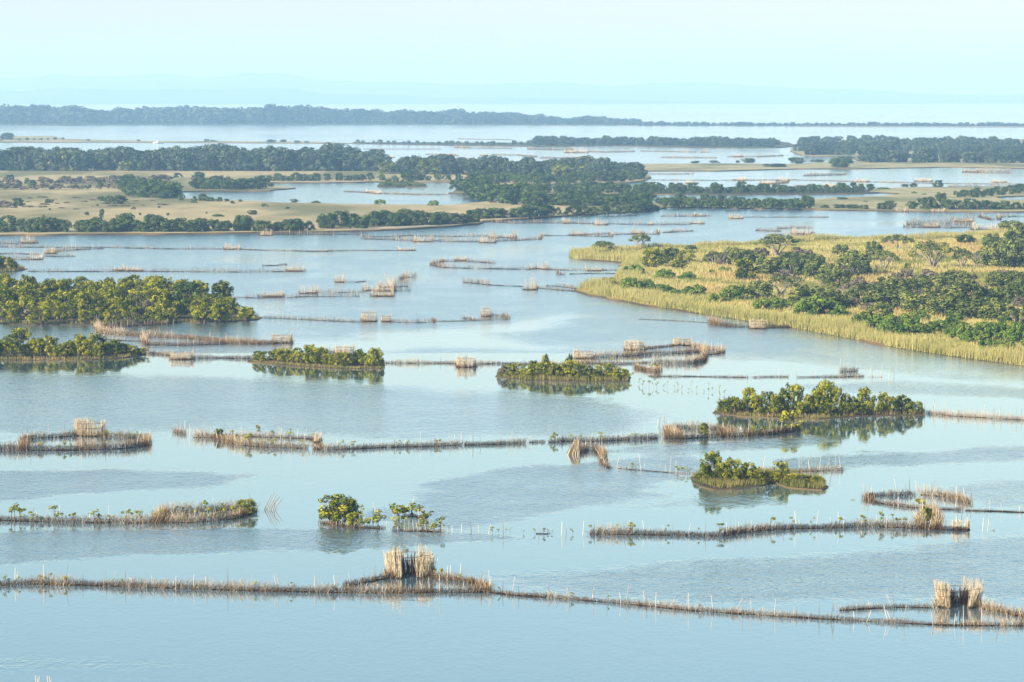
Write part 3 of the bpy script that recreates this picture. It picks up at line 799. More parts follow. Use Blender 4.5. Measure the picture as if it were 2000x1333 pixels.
for dx, tx, hh in ((0, .75, 1.1), (.15, .9, 1.35), (.3, .95, 1.2), (.45, 1.0, 1.0), (.7, .25, .75), (.75, .95, .9)):
    mb = MB(); b_ = U(-.2, .2); mb.tube([(dx - .25, 0, -.1), (dx - .25 + tx * .36 + U(-.03, .03), b_ * .5, hh * .5), (dx - .25 + tx * .75, b_, hh)], [.035, .028, .016], 4, U(.3, .9)); new('stick', mb.mesh('stick', M['palebark']), t)
# ---- third row, left
fence('dark stick fence along the front of the far left oval enclosure', [(-50, 881), (0, 879), (47, 880), (140, 880), (240, 877), (290, 871)], 1.0, 1.25, .9, 34, .36, .03)
fence('back rim of the far left oval enclosure, left of its pen', [(47, 876), (45, 866), (50, 859), (70, 857), (147, 852)], .85, 1.15, .9, 30, .4, .03)
fence('grassy back rim of the far left oval enclosure, right of its pen', [(196, 854), (245, 855), (285, 859), (291, 868)], .8, 1.0, .9, 30, .45, .03)
pen('pale cane pen standing on the rim of the far left oval enclosure', 147, 200, 853, 817, (.6, 1.3), .8, 30, .05, .55)
seedlings(along([(70, 880), (140, 880), (110, 879)], 7), 'green sprout on the front of the far left oval enclosure', 'sprouts on the oval front', (15, 21))
seedlings(along([(200, 855), (245, 856), (283, 860)], 14), 'green sprout on the grassy back rim of the far left oval', 'sprouts on the oval back rim', (11, 17))
# ---- middle rows
fence('short broken fence of pale sticks at the far end of the left middle row', [(338, 844), (350, 846), (362, 849)], .7, 1.1, .4, 16, .6, .0)
g = 'bare poles near the broken fence'
pole(360, 848, 820, 'tallest bare pole beside the short broken fence', g); pole(371, 850, 829, 'bare pole in the gap right of the short broken fence', g)
pole(395, 854, 820, 'bare pole rising from the left tip of the leafy oval fence', g); pole(380, 853, 832, 'shorter bare pole between the gap pole and the leafy oval fence', g)
fence('front of the long leafy oval fence, starting at a round bush', [(378, 855), (400, 855), (420, 856), (450, 866), (480, 871), (540, 875), (600, 876)], .75, 1.1, .8, 30, .5, .05)
fence('back of the long leafy oval fence', [(430, 853), (480, 853), (540, 855), (610, 858), (624, 862), (622, 866)], .5, 1.0, .7, 24, .5, .05)
px_plant('mangrove', 428, 857, 838, 21, 'small round mangrove bush at left tip of leafy oval fence', z=0)
seedlings(along([(440, 862), (480, 870), (540, 874), (600, 876)], 9) + along([(440, 853), (540, 855), (620, 860)], 9), 'mangrove sprout on the long leafy oval fence', 'sprouts on the leafy oval fence', (14, 24))
pen('narrow cane clump with green top at right end of leafy oval fence', 614, 626, 865, 842, (.6, 1.2), .8, 26, .05, .6, False, bar=False)
fence('dark low brush fence just right of the leafy oval', [(612, 878), (640, 879), (700, 877), (760, 874)], .6, .95, 1.0, 30, .28, .0)
fence('dark low brush fence second right of the leafy oval', [(763, 874), (830, 873), (901, 870)], .6, .95, 1.0, 30, .28, .0)
fence('dark low brush fence third right of the leafy oval', [(906, 870), (960, 869), (1026, 866)], .55, 1.0, 1.2, 30, .28, .0)
fence('dark brush fence behind the collapsed stick hut', [(1072, 865), (1110, 862), (1160, 863), (1220, 860), (1287, 857)], .6, .95, 1.0, 30, .26, .0)
fence('tiny fence stub between the dark brush fence and the stick hut row', [(1034, 865), (1066, 864)], .4, .8, .6, 20, .3, .0)
g = 'leaning poles over the dark brush row'
pole(820, 871, 842, 'tall leaning pole on second dark brush fence', g); pole(903, 869, 850, 'leaning pole in the gap between two dark brush fences', g); pole(888, 869, 848, 'thick pole at the right end of second dark brush fence', g); pole(1000, 866, 842, 'tall pole on third dark brush fence', g); pole(1026, 866, 855, 'short leaning pole left of the tiny fence stub', g)
seedlings(along([(640, 878), (760, 874), (894, 870)], 8) + along([(1072, 864), (1180, 862), (1287, 857)], 10), 'small mangrove sprout on the dark brush row', 'sprouts on the dark brush row', (13, 20))
fence('dark heavy brush fence in front of the darkest island', [(1296, 857), (1332, 858), (1380, 855), (1440, 853), (1500, 850), (1562, 841)], .8, 1.1, .8, 34, .32, .03)
fence('rusty brush loop behind the heavy fence in front of the darkest island', [(1332, 856), (1304, 848), (1302, 841), (1340, 838), (1400, 840), (1430, 848)], .85, 1.1, .8, 30, .5, .03)
g = 'tall paired poles left of the rusty loop'
for x, y, t_ in ((1282, 835, 818), (1287, 836, 812), (1294, 835, 808), (1297, 837, 813)): pole(x, y, t_, 'tall pale pole in the pair group left of the rusty brush loop', g)
px_plant('mangrove', 1376, 853, 826, 22, 'yellow-green mangrove bush on the heavy brush fence', z=0)
px_plant('sapling', 1540, 843, 800, 22, 'tall straggly sapling at the right end of the heavy fence', z=0)
px_plant('sapling', 1553, 843, 815, 20, 'shorter straggly sapling at the right end of the heavy fence', z=0)
seedlings(along([(1450, 850), (1500, 849), (1555, 842)], 7), 'mangrove sprout on the heavy brush fence', 'sprouts on the heavy fence', (18, 28))
# collapsed hut
t = new('stick_hut', None, None, at(1118, 888)); tag(t, 'collapsed tent-like hut of leaning sticks at left end of a curved row', 'hut')
n_ = 90; ux = rng.random(n_); sc_ = scale_at(888); A_ = np.stack([(ux * 25 - 12) / sc_, rng.normal(size=n_) * .12 - .15 + .25 * ux, np.full(n_, -.1)], 1)
E_ = np.stack([(4 + 9 * ux + rng.normal(size=n_) * 1.2) / sc_, .35 + rng.normal(size=n_) * .08, (25 + rng.normal(size=n_) * 2.5) / sc_], 1)
mb = MB(); mb.sticks(A_, E_, .03, np.clip(rng.normal(.62, .2, n_), 0, 1)); new('leaning_wall', mb.mesh('leaning_wall', M['cage']), t)
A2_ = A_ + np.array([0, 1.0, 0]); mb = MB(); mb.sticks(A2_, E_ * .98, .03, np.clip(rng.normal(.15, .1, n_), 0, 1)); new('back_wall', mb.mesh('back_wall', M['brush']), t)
mb = MB(); limb(mb, (2 / sc_, .35, 24.5 / sc_), (22 / sc_, .35, 25 / sc_), .035, .03, .02, 4, 3, .6); new('ridge_pole', mb.mesh('ridge_pole', M['bark']), t)
fence('curved row of thick pale sticks bending down from the stick hut', [(1129, 885), (1145, 880), (1160, 880), (1174, 885), (1180, 897)], 1.2, 1.25, .5, 26, .66, .1, .8)
fence('thin line of twigs trailing from the curved stick row', [(1180, 897), (1179, 905), (1184, 912), (1193, 916)], .3, .5, .8, 18, .4)
S1 = [(1205, 915), (1260, 920), (1300, 923), (1352, 927)]
fence('sparse pole line left of the small grassy island', S1, .22, 1.15, .8, 10, .55, .1, .5)
fence('dense pale pole fence behind the small grassy island', [(1470, 921), (1520, 921), (1580, 921), (1650, 919)], .55, 1.35, .45, 22, .62, .0)
seedlings(along(S1, 8), 'mangrove sprout on the sparse pole line left of grassy island', 'sprouts left of the grassy island', (13, 20))
# ---- right, lower
fence('front of the broken oval trap below the grassy island', [(1690, 976), (1720, 984), (1780, 992), (1830, 995), (1880, 997)], .5, 1.0, .8, 24, .5, .05)
fence('sparse fence running right from the broken oval trap to the frame edge', [(1885, 998), (1940, 999), (1985, 1001), (2060, 1003)], .3, .95, .8, 16, .5, .05)
fence('back left part of the broken oval trap with dark brush', [(1690, 976), (1705, 969), (1750, 969), (1786, 968)], .65, 1.0, .8, 28, .35, .05)
fence('back right arm of the broken oval trap with tall pale sticks', [(1797, 967), (1830, 969), (1870, 976), (1896, 984)], .75, 1.25, .6, 26, .6, .05)
g = 'tall poles of the broken oval trap'
pole(1776, 968, 935, 'thickest tall pole on the back of the broken oval trap', g); pole(1752, 967, 934, 'thin tall pole on the back left of the broken oval trap', g); pole(1798, 968, 945, 'tall pole at the left end of the pale back arm', g)
o = new('driftwood_branch', BARE[1], None, at(1662, 977), 0, (.5, .5, .5)); o.rotation_euler = (0, 1.45, .3); tag(o, 'floating dead branch left of the broken oval trap', 'branch')
C1 = [(1150, 1044), (1200, 1044), (1260, 1045), (1330, 1046), (1375, 1048), (1412, 1047), (1440, 1042), (1500, 1036), (1560, 1033), (1620, 1032), (1700, 1029), (1760, 1031), (1830, 1035), (1888, 1037)]
fence('long dark brush fence across the lower right with pale poles and sprouts', C1, .68, 1.05, .8, 36, .40, .30)
seedlings([(1160, 1044), (1200, 1043), (1235, 1044), (1300, 1044), (1368, 1047), (1405, 1046), (1505, 1035), (1551, 1032), (1585, 1031), (1632, 1031), (1640, 1031), (1690, 1029), (1724, 1028), (1745, 1029), (1752, 1030), (1765, 1030)], 'leafy mangrove sprout on the long lower right fence', 'sprouts on the long lower right fence', (20, 32))
o = new('driftwood_branch', BARE[2], None, at(1395, 1052), 0, (.8, .8, .8)); o.rotation_euler = (0.2, -1.3, .3); tag(o, 'dead branch fallen into the water below the long lower right fence', 'branch')
fence('short leafy cross fence joining the oval trap to the long fence', [(1795, 1028), (1800, 1012), (1808, 1000), (1822, 1003), (1832, 1018), (1828, 1033)], .9, 1.2, .5, 26, .6, .05)
px_plant('mangrove', 1812, 1020, 990, 26, 'dark mangrove bush on the short leafy cross fence', z=0)
px_plant('sapling', 1798, 995, 974, 18, 'round leafy sapling at the front of the broken oval trap', z=0)
pen('golden reed clump at the right end of the long fence', 1862, 1878, 1036, 1012, (.6, 1.2), .8, 30, .1, .7, False, bar=False)
pen('narrow golden reed clump standing off the right end of long fence', 1884, 1893, 1036, 1008, (.6, 1.2), .8, 30, .1, .62, False, bar=False)
g = 'poles off the right end of the long fence'
for x, y, t_ in ((1919, 1037, 1012), (1929, 1037, 1014)): pole(x, y, t_, 'thin bare pole in open water off the right end of long fence', g)
o = new('driftwood_branch', BARE[0], None, at(1935, 1037), 0, (.45, .45, .45)); o.rotation_euler = (0, 1.5, .1); tag(o, 'dead branch floating by the thin poles at the right', 'branch')
# ---- sapling pen in the lower middle
fence('muddy front of the half-sunk sapling pen', [(765, 1037), (800, 1038), (830, 1038), (866, 1040)], .35, .95, .7, 20, .4)
fence('muddy back of the half-sunk sapling pen', [(790, 1009), (812, 1010), (832, 1014)], .4, .8, .7, 20, .35)
fence('muddy strip joining the dark mangrove clump to its saplings', [(625, 1022), (660, 1027), (700, 1031), (752, 1033)], .4, .7, 1.0, 24, .35)
px_plant('mangrove', 652, 1024, 966, 66, 'big dark round mangrove at the left of the sapling pen', z=0, var=5)
px_plant('mangrove', 664, 1022, 972, 46, 'dark mangrove close behind the big round one at the sapling pen', z=0, var=7)
px_plant('mangrove', 688, 1030, 1000, 34, 'low yellowish mangrove bush under the narrow tree', z=0)
px_plant('mangrove', 690, 1020, 974, 22, 'narrow mangrove just right of the big dark round one', z=0)
px_plant('sapling', 704, 1012, 988, 10, 'thin dark sapling in water right of the narrow mangrove', z=0)
for x, y, t_, w in ((711, 1032, 1012, 14), (738, 1033, 1000, 22), (778, 1036, 987, 26), (805, 1009, 979, 30), (779, 1012, 990, 18), (833, 1022, 1000, 20), (825, 1037, 1014, 16), (848, 1039, 1022, 14), (860, 1039, 1011, 16), (790, 1010, 988, 14)):
    px_plant('sapling', x, y, t_, w, 'spindly mangrove sapling with tufted top in the half-sunk sapling pen', 'saplings of the half-sunk pen', z=0)
g = 'loose row of bare poles right of the sapling pen'
for x, y, t_ in ((799, 1038, 1014), (808, 1038, 1015), (840, 1038, 1012), (876, 1039, 1017), (884, 1040, 1028), (902, 1040, 1023), (921, 1040, 1019), (936, 1041, 1023), (954, 1042, 1023), (983, 1042, 1013), (1053, 1043, 1020), (1097, 1044, 1018), (1106, 1044, 1024), (1138, 1045, 1017), (770, 1010, 985), (802, 1008, 968), (728, 1015, 980), (735, 1010, 990)):
    pole(x, y, t_, 'bare crooked pole standing in open water in the loose row right of the sapling pen' if x > 870 else 'bare pole standing among the spindly saplings', g if x > 870 else 'poles among the saplings')
seedlings([(962, 1043), (973, 1042), (988, 1042), (997, 1042), (1023, 1042), (1045, 1043), (1060, 1043), (1070, 1042), (1078, 1043), (1118, 1044), (1062, 1044)], 'thin mangrove seedling in the open water between bare poles', 'seedlings among the bare poles', (8, 15))
fence('tiny mud patch with twigs among the bare poles', [(1048, 1043), (1062, 1044), (1074, 1043)], .2, 0, 1, 14, .3)
# ---- left middle distance
fence('long upper palisade curving from the big wooded island to a cane end', [(192, 636), (190, 645), (196, 650), (210, 652), (285, 658), (360, 661), (450, 669), (525, 672), (540, 671)], .95, 1.3, .7, 26, .58, .0)
fence('lower palisade below the upper curved one', [(283, 659), (281, 668), (286, 674), (360, 675), (450, 672), (520, 673)], .95, 1.2, .7, 26, .52, .0)
fence('back of the upper palisade along the wooded island shore', [(194, 638), (215, 640), (250, 638), (330, 634)], .7, 1.0, .9, 20, .4, .0)
fence('thin dark stick line closing the left of the lower palisade', [(200, 664), (240, 666), (282, 668)], .3, .6, 1.0, 14, .3, .0)
pen('rounded cane end of the long upper palisade', 532, 568, 671, 650, (1.9, 2.6), .8, 22, .02, .52)
fence('stick fence from the low left island to its cane pen', [(277, 690), (300, 692), (335, 695)], .6, .8, .8, 24, .5, .0)
pen('pale cane pen between low left island and grass-rimmed island', 334, 374, 703, 685, (.5, 1.2), .7, 24, .02, .6)
fence('dark stick fence from that cane pen to the grass-rimmed island', [(374, 701), (400, 700), (435, 700), (480, 701), (492, 700)], .65, .8, .8, 24, .35, .0)
pen('cane pen half hidden behind the grass-rimmed island', 656, 690, 694, 673, (.5, 1.2), .8, 22, .02, .55)
fence('sloping stick wing left of the half hidden cane pen', [(628, 693), (645, 692), (660, 691)], .9, 1.0, .8, 22, .5, .0)
fence('fence from the grass-rimmed island to the small square pen', [(750, 710), (800, 710), (870, 710), (896, 711)], .5, .95, .7, 22, .5, .0)
pen('small square cane pen in the fence between two islands', 893, 928, 718, 694, (.5, 1.2), .7, 26, .0, .64)
fence('fence from the small square pen past the island with thin trees', [(928, 712), (960, 711), (1000, 711), (1060, 713), (1120, 713)], .5, .95, .8, 22, .45, .0)
# ---- big trap right of centre
pen('broad cane pen at the left end of the big double trap', 1122, 1158, 701, 682, (.3, 1.0), .7, 24, .0, .62)
fence('lower dark fence of the big double trap', [(1125, 710), (1160, 711), (1210, 712), (1270, 709)], .6, .8, .8, 24, .4, .0)
fence('front palisade of the right loop of the big double trap', [(1275, 710), (1325, 711), (1355, 710), (1374, 706), (1376, 694), (1372, 686)], 1.0, 1.1, .7, 28, .5, .0)
fence('middle dark palisade right of the broad pen of the big trap', [(1158, 699), (1215, 697), (1275, 693), (1340, 690), (1372, 687)], .8, 1.0, .7, 26, .38, .0)
pen('tallest pale cane pen at the back of the big double trap', 1222, 1257, 685, 664, (.3, 1.0), .7, 26, .0, .66)
fence('back fence of the big trap between its tallest and twin pens', [(1257, 683), (1272, 681), (1290, 679), (1317, 676)], .6, 1.1, .7, 22, .5, .0)
pen('left one of the small twin pens at the back of the big trap', 1317, 1330, 675, 657, (-1.2, 0), .9, 26, .0, .58, False)
pen('right one of the small twin pens at the back of the big trap', 1333, 1349, 676, 659, (-3.0, -1.9), .9, 26, .0, .58, False)
fence('far right arm of the big trap with pale stakes', [(1350, 677), (1380, 682), (1400, 685), (1413, 688), (1400, 692), (1378, 693)], .7, 1.1, .6, 22, .55, .0)
fence('rusty weedy patch fence in front of the big double trap', [(1240, 718), (1262, 724), (1285, 727), (1289, 722)], .7, 1.0, .8, 26, .5, .0)
seedlings([(1255, 715), (1262, 722), (1272, 725), (1280, 726), (1286, 724), (1225, 712), (1240, 716), (1195, 712)], 'yellow mangrove sprout in the weedy patch below the big trap', 'sprouts of the weedy patch', (14, 22))
fence('thin broken brush line right of the island with thin trees', [(1268, 736), (1300, 736), (1350, 736), (1405, 737), (1462, 738)], .35, .55, 1.6, 18, .35, .1)
fence('thin brush line right of the broken one, beyond the darkest island', [(1470, 738), (1500, 737), (1541, 737)], .32, .8, 1.2, 18, .38, .1)
fence('thin brush line leading to a tangle of sticks', [(1558, 738), (1600, 737), (1642, 737), (1688, 736)], .4, .7, 1.2, 20, .36, .1)
fence('raised tangle of grey sticks behind the thin brush line', [(1640, 727), (1652, 727), (1675, 726)], .9, 1.4, .4, 22, .35, .1)
fence('row of tall pale stakes at the right end of the thin brush line', [(1694, 737), (1710, 737), (1724, 737)], .2, 1.05, .22, 8, .6, .0, .3)
pole(1735, 738, 722, 'darker lone pole right of the tall pale stake row', 'lone poles by the stake row'); pole(1746, 738, 717, 'tall pale lone pole farthest right of the stake row', 'lone poles by the stake row')
for n_, lst in ((0, [(1248, 751), (1256, 757), (1268, 758), (1276, 758), (1283, 758), (1297, 758), (1303, 757)]), (1, [(1318, 760), (1324, 757), (1332, 762), (1345, 764), (1360, 763), (1375, 766), (1384, 769), (1392, 765), (1405, 772), (1415, 771), (1428, 776), (1385, 757), (1350, 755), (1405, 762)])):
    seedlings(lst, ('leafy seedling standing in water right of island with thin trees', 'thin seedling in water between seedling cluster and darkest island')[n_], ('leafy seedlings in open water', 'thin seedlings in open water')[n_], ((13, 18), (9, 14))[n_], 0, .55)
fence('pale slanted pole fence right of the darkest island', [(1808, 808), (1860, 813), (1930, 817), (2000, 821), (2080, 825)], .6, 1.1, .45, 22, .66, .0)
fence('sparse dark stake line approaching the reed peninsula', [(1247, 624), (1300, 626), (1350, 629), (1385, 631)], .25, 1.05, .9, 8, .3, .0, .5)
fence('dense brown fence left of the pale pen by the reed peninsula', [(1385, 632), (1400, 636), (1430, 639), (1467, 640)], 1.1, 1.4, .7, 24, .42, .0)
pen('pale square pen beside the reed peninsula shore', 1466, 1497, 643, 622, (.3, 1.0), .7, 24, .0, .68)
fence('dark fence from the pale square pen to the reeds', [(1497, 641), (1520, 641), (1545, 640)], .8, .9, .9, 24, .25, .0)
# ---- farther fences: (label, points, height)
FAR = [
 ('long thin fence from the tip of the big wooded island', [(505, 621), (560, 623), (640, 627), (708, 630)], .55),
 ('brown brush fence right of the crown-shaped pen', [(762, 629), (800, 631), (848, 630), (846, 626)], .8),
 ('thin line linking the crown-shaped pen to the small peaked trap', [(848, 628), (880, 628), (930, 627)], .3),
 ('front of the small peaked trap loop', [(903, 622), (930, 626), (996, 624)], .6),
 ('back of the small peaked trap loop', [(957, 617), (980, 619), (996, 622)], .8),
 ('curved fence left of the lone column pen', [(905, 552), (930, 554), (954, 557)], .9),
 ('thin line between the curved fence and lone column pen', [(954, 557), (985, 559), (1022, 560)], .3),
 ('dark front fence from the lone column pen to the peninsula tip', [(1048, 563), (1070, 565), (1100, 568), (1130, 570)], .45),
 ('dark back fence from the lone column pen to the peninsula tip', [(1068, 559), (1100, 561), (1128, 565)], .6),
 ('low fence right of the leftmost pen of the centre cluster', [(673, 552), (694, 552)], .8),
 ('thin line joining the pens of the centre cluster', [(694, 552), (714, 550)], .3),
 ('top right arm of the centre cluster, rising to the right', [(779, 546), (795, 542), (814, 541)], .9),
 ('second right arm of the centre cluster', [(767, 552), (803, 552)], .8),
 ('third right arm of the centre cluster', [(766, 561), (800, 560)], .9),
 ('lowest right arm of the centre cluster', [(766, 569), (804, 568)], .8),
 ('front fence left of the centre cluster', [(574, 581), (600, 580), (704, 579)], .8),
 ('back fence left of the centre cluster', [(618, 571), (660, 572), (708, 571)], .6),
 ('thin fence from the big wooded island to the brushy mound pen', [(403, 583), (440, 582), (482, 582)], .4),
 ('dark brush mound under the wide pen near big wooded island', [(480, 582), (520, 583), (575, 582)], .9),
 ('front of the crescent trap in mid lagoon', [(841, 518), (866, 523), (925, 525), (980, 526), (1037, 527)], .9),
 ('back of the crescent trap in mid lagoon', [(843, 515), (870, 511), (912, 511), (940, 513), (967, 515)], .7),
 ('fence between the crescent trap and the reed spit', [(1071, 527), (1094, 528), (1148, 529), (1216, 528)], .5),
 ('short dark double below the crescent trap fence', [(1113, 536), (1150, 535), (1214, 535)], .4),
 ('small loose brush mound below the crescent trap pen', [(1088, 535), (1097, 537), (1104, 537)], .8),
 ('front fence of the long upper middle trap, left part', [(706, 467), (762, 469), (808, 471)], .8),
 ('front fence of the long upper middle trap, middle part', [(842, 471), (900, 473), (938, 473)], .9),
 ('front fence of the long upper middle trap, right part', [(967, 472), (1010, 470), (1055, 468)], .7),
 ('back fence of the long upper middle trap', [(707, 463), (777, 463), (800, 461), (870, 463), (955, 462)], .6),
 ('thin dark trap line on the right of the long upper trap', [(1055, 468), (1058, 461), (1115, 461), (1195, 463), (1190, 457), (1145, 459)], .6),
 ('trap line leading to the bushy pen above the reed spit', [(1195, 459), (1227, 458), (1286, 458), (1284, 452)], .6),
 ('dark floating fence bit above the reed spit', [(1295, 455), (1330, 453), (1355, 452)], .6),
 ('long far fence under the tree row with two pens', [(922, 435), (960, 434), (1006, 437), (1060, 436), (1100, 436), (1162, 438)], .8),
 ('sparse far fence right of the two pens', [(1185, 438), (1265, 440), (1350, 439)], .8),
 ('faint thin fence reaching the small pale pen on left', [(600, 492), (680, 490), (750, 490), (780, 490)], .4),
 ('long thin left fence leading to a boxy pen', [(0, 483), (100, 484), (205, 484), (320, 487), (438, 487)], .5),
 ('long thin fence running right from the boxy pen', [(467, 488), (540, 490), (640, 492)], .4),
 ('forked fence on the left, upper arm', [(88, 495), (118, 491), (160, 488), (205, 486)], .8),
 ('forked fence on the left, lower arm', [(86, 501), (115, 502), (147, 501)], .8),
 ('fence between left frame edge and squat pen', [(-20, 506), (29, 507), (56, 508)], .9),
 ('back line of the squat pen near left edge', [(-20, 497), (29, 496), (56, 497), (80, 498)], .5),
 ('far left fence under the tall boxy pen', [(-30, 477), (0, 477), (37, 477), (75, 476)], .8),
 ('long low fence behind the big wooded island', [(50, 531), (192, 531), (320, 531), (480, 532), (560, 531)], .75),
 ('short back line near the tall end pen of the long low fence', [(512, 520), (540, 519), (560, 517)], .5),
 ('shoreline fence under the left tree row', [(531, 459), (580, 459), (640, 459), (705, 459)], .8),
 ('front of the dense trap above the reed peninsula', [(1507, 460), (1550, 461), (1600, 464), (1612, 465)], .8),
 ('back of the dense trap above the reed peninsula', [(1517, 447), (1550, 446), (1587, 446)], .6),
 ('left arm of the dense trap above the reed peninsula', [(1476, 451), (1500, 452), (1525, 452)], .8),
 ('dark fence right of the boxy pen above the peninsula', [(1641, 467), (1690, 467)], .5),
 ('stake fence right again above the peninsula', [(1690, 469), (1746, 468)], 1.1),
 ('small loop fence at the far right', [(1912, 424), (1935, 430), (1954, 430), (1948, 425), (1985, 424), (2040, 424)], .8),
 ('far right faint fence under the mangrove strip, left part', [(1291, 423), (1340, 423), (1389, 423)], .7),
 ('far right faint fence under the mangrove strip, right part', [(1452, 425), (1540, 425), (1619, 425)], .5),
 ('very far long thin fence, upper right', [(1255, 352), (1400, 353), (1542, 352)], .6),
 ('very far long thin fence, right end', [(1542, 352), (1700, 356), (1840, 359), (2050, 361)], .6),
 ('very far fence above the upper right line', [(1256, 340), (1300, 341), (1355, 340)], .7),
 ('front of the far double mound trap', [(1486, 359), (1510, 360), (1540, 357)], 1.0),
 ('very far pale fence beside the mangrove strip', [(1550, 365), (1600, 364), (1640, 366)], .9),
 ('very far pale fence at the right under the pens', [(1850, 367), (1920, 366), (1995, 367)], 1.6),
 ('far bay fence in the pale left bay, left part', [(672, 375), (700, 376), (735, 378)], .8),
 ('far bay fence in the pale left bay, right part', [(750, 379), (815, 381), (875, 381)], .8),
 ('distant dark spit fence, left', [(710, 292), (780, 292), (862, 292)], .9),
 ('distant pale fence row below the far spit, left', [(887, 289), (920, 290), (1000, 291)], 1.8),
 ('distant pale fence row below the far spit, right', [(1030, 292), (1104, 294), (1120, 293)], 1.6),
 ('distant reed-like fence right of the pale mound', [(1146, 297), (1180, 298), (1240, 297)], 1.5),
 ('distant fence below the pale mound, left', [(832, 302), (870, 303), (895, 305)], .8),
 ('distant fence below the pale mound, middle', [(960, 303), (1010, 304), (1050, 307)], 1.0),
 ('distant fence below the pale mound, right', [(1055, 309), (1100, 310), (1150, 309)], 1.4),
 ('distant fence by the wooded right bank, left', [(1250, 296), (1300, 297), (1360, 298)], 1.2),
 ('distant fence by the wooded right bank, middle', [(1290, 308), (1360, 309), (1400, 309)], 1.1),
 ('distant fence by the wooded right bank, right', [(1420, 307), (1480, 307), (1530, 305)], 1.1),
 ('distant sandbar fence close to the far spit', [(895, 272), (940, 273), (1000, 274)], 1.0),
 ('fence at the foot of the far right wood, nearest', [(1884, 337), (1930, 338), (1974, 338)], 2.0),
 ('fence in front of the far right wood, broken', [(1569, 344), (1610, 343), (1653, 342)], 1.4),
 ('dense palisade mass at right, front row', [(1764, 444), (1800, 445), (1850, 446), (1904, 445)], 1.3),
 ('dense palisade mass at right, middle row', [(1770, 439), (1830, 438), (1900, 438)], 1.7),
 ('dense palisade mass at right, back row', [(1860, 432), (1880, 432), (1903, 432)], 1.6),
]
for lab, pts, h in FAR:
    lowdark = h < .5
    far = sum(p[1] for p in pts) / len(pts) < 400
    fence(lab, pts, h * (1.0 if not far else .9), 0 if far or h > 1.2 else min(1.5, h * 1.7), 1.6, 9 if not far else 6, .40 if not far else .55, .03, 1.0)
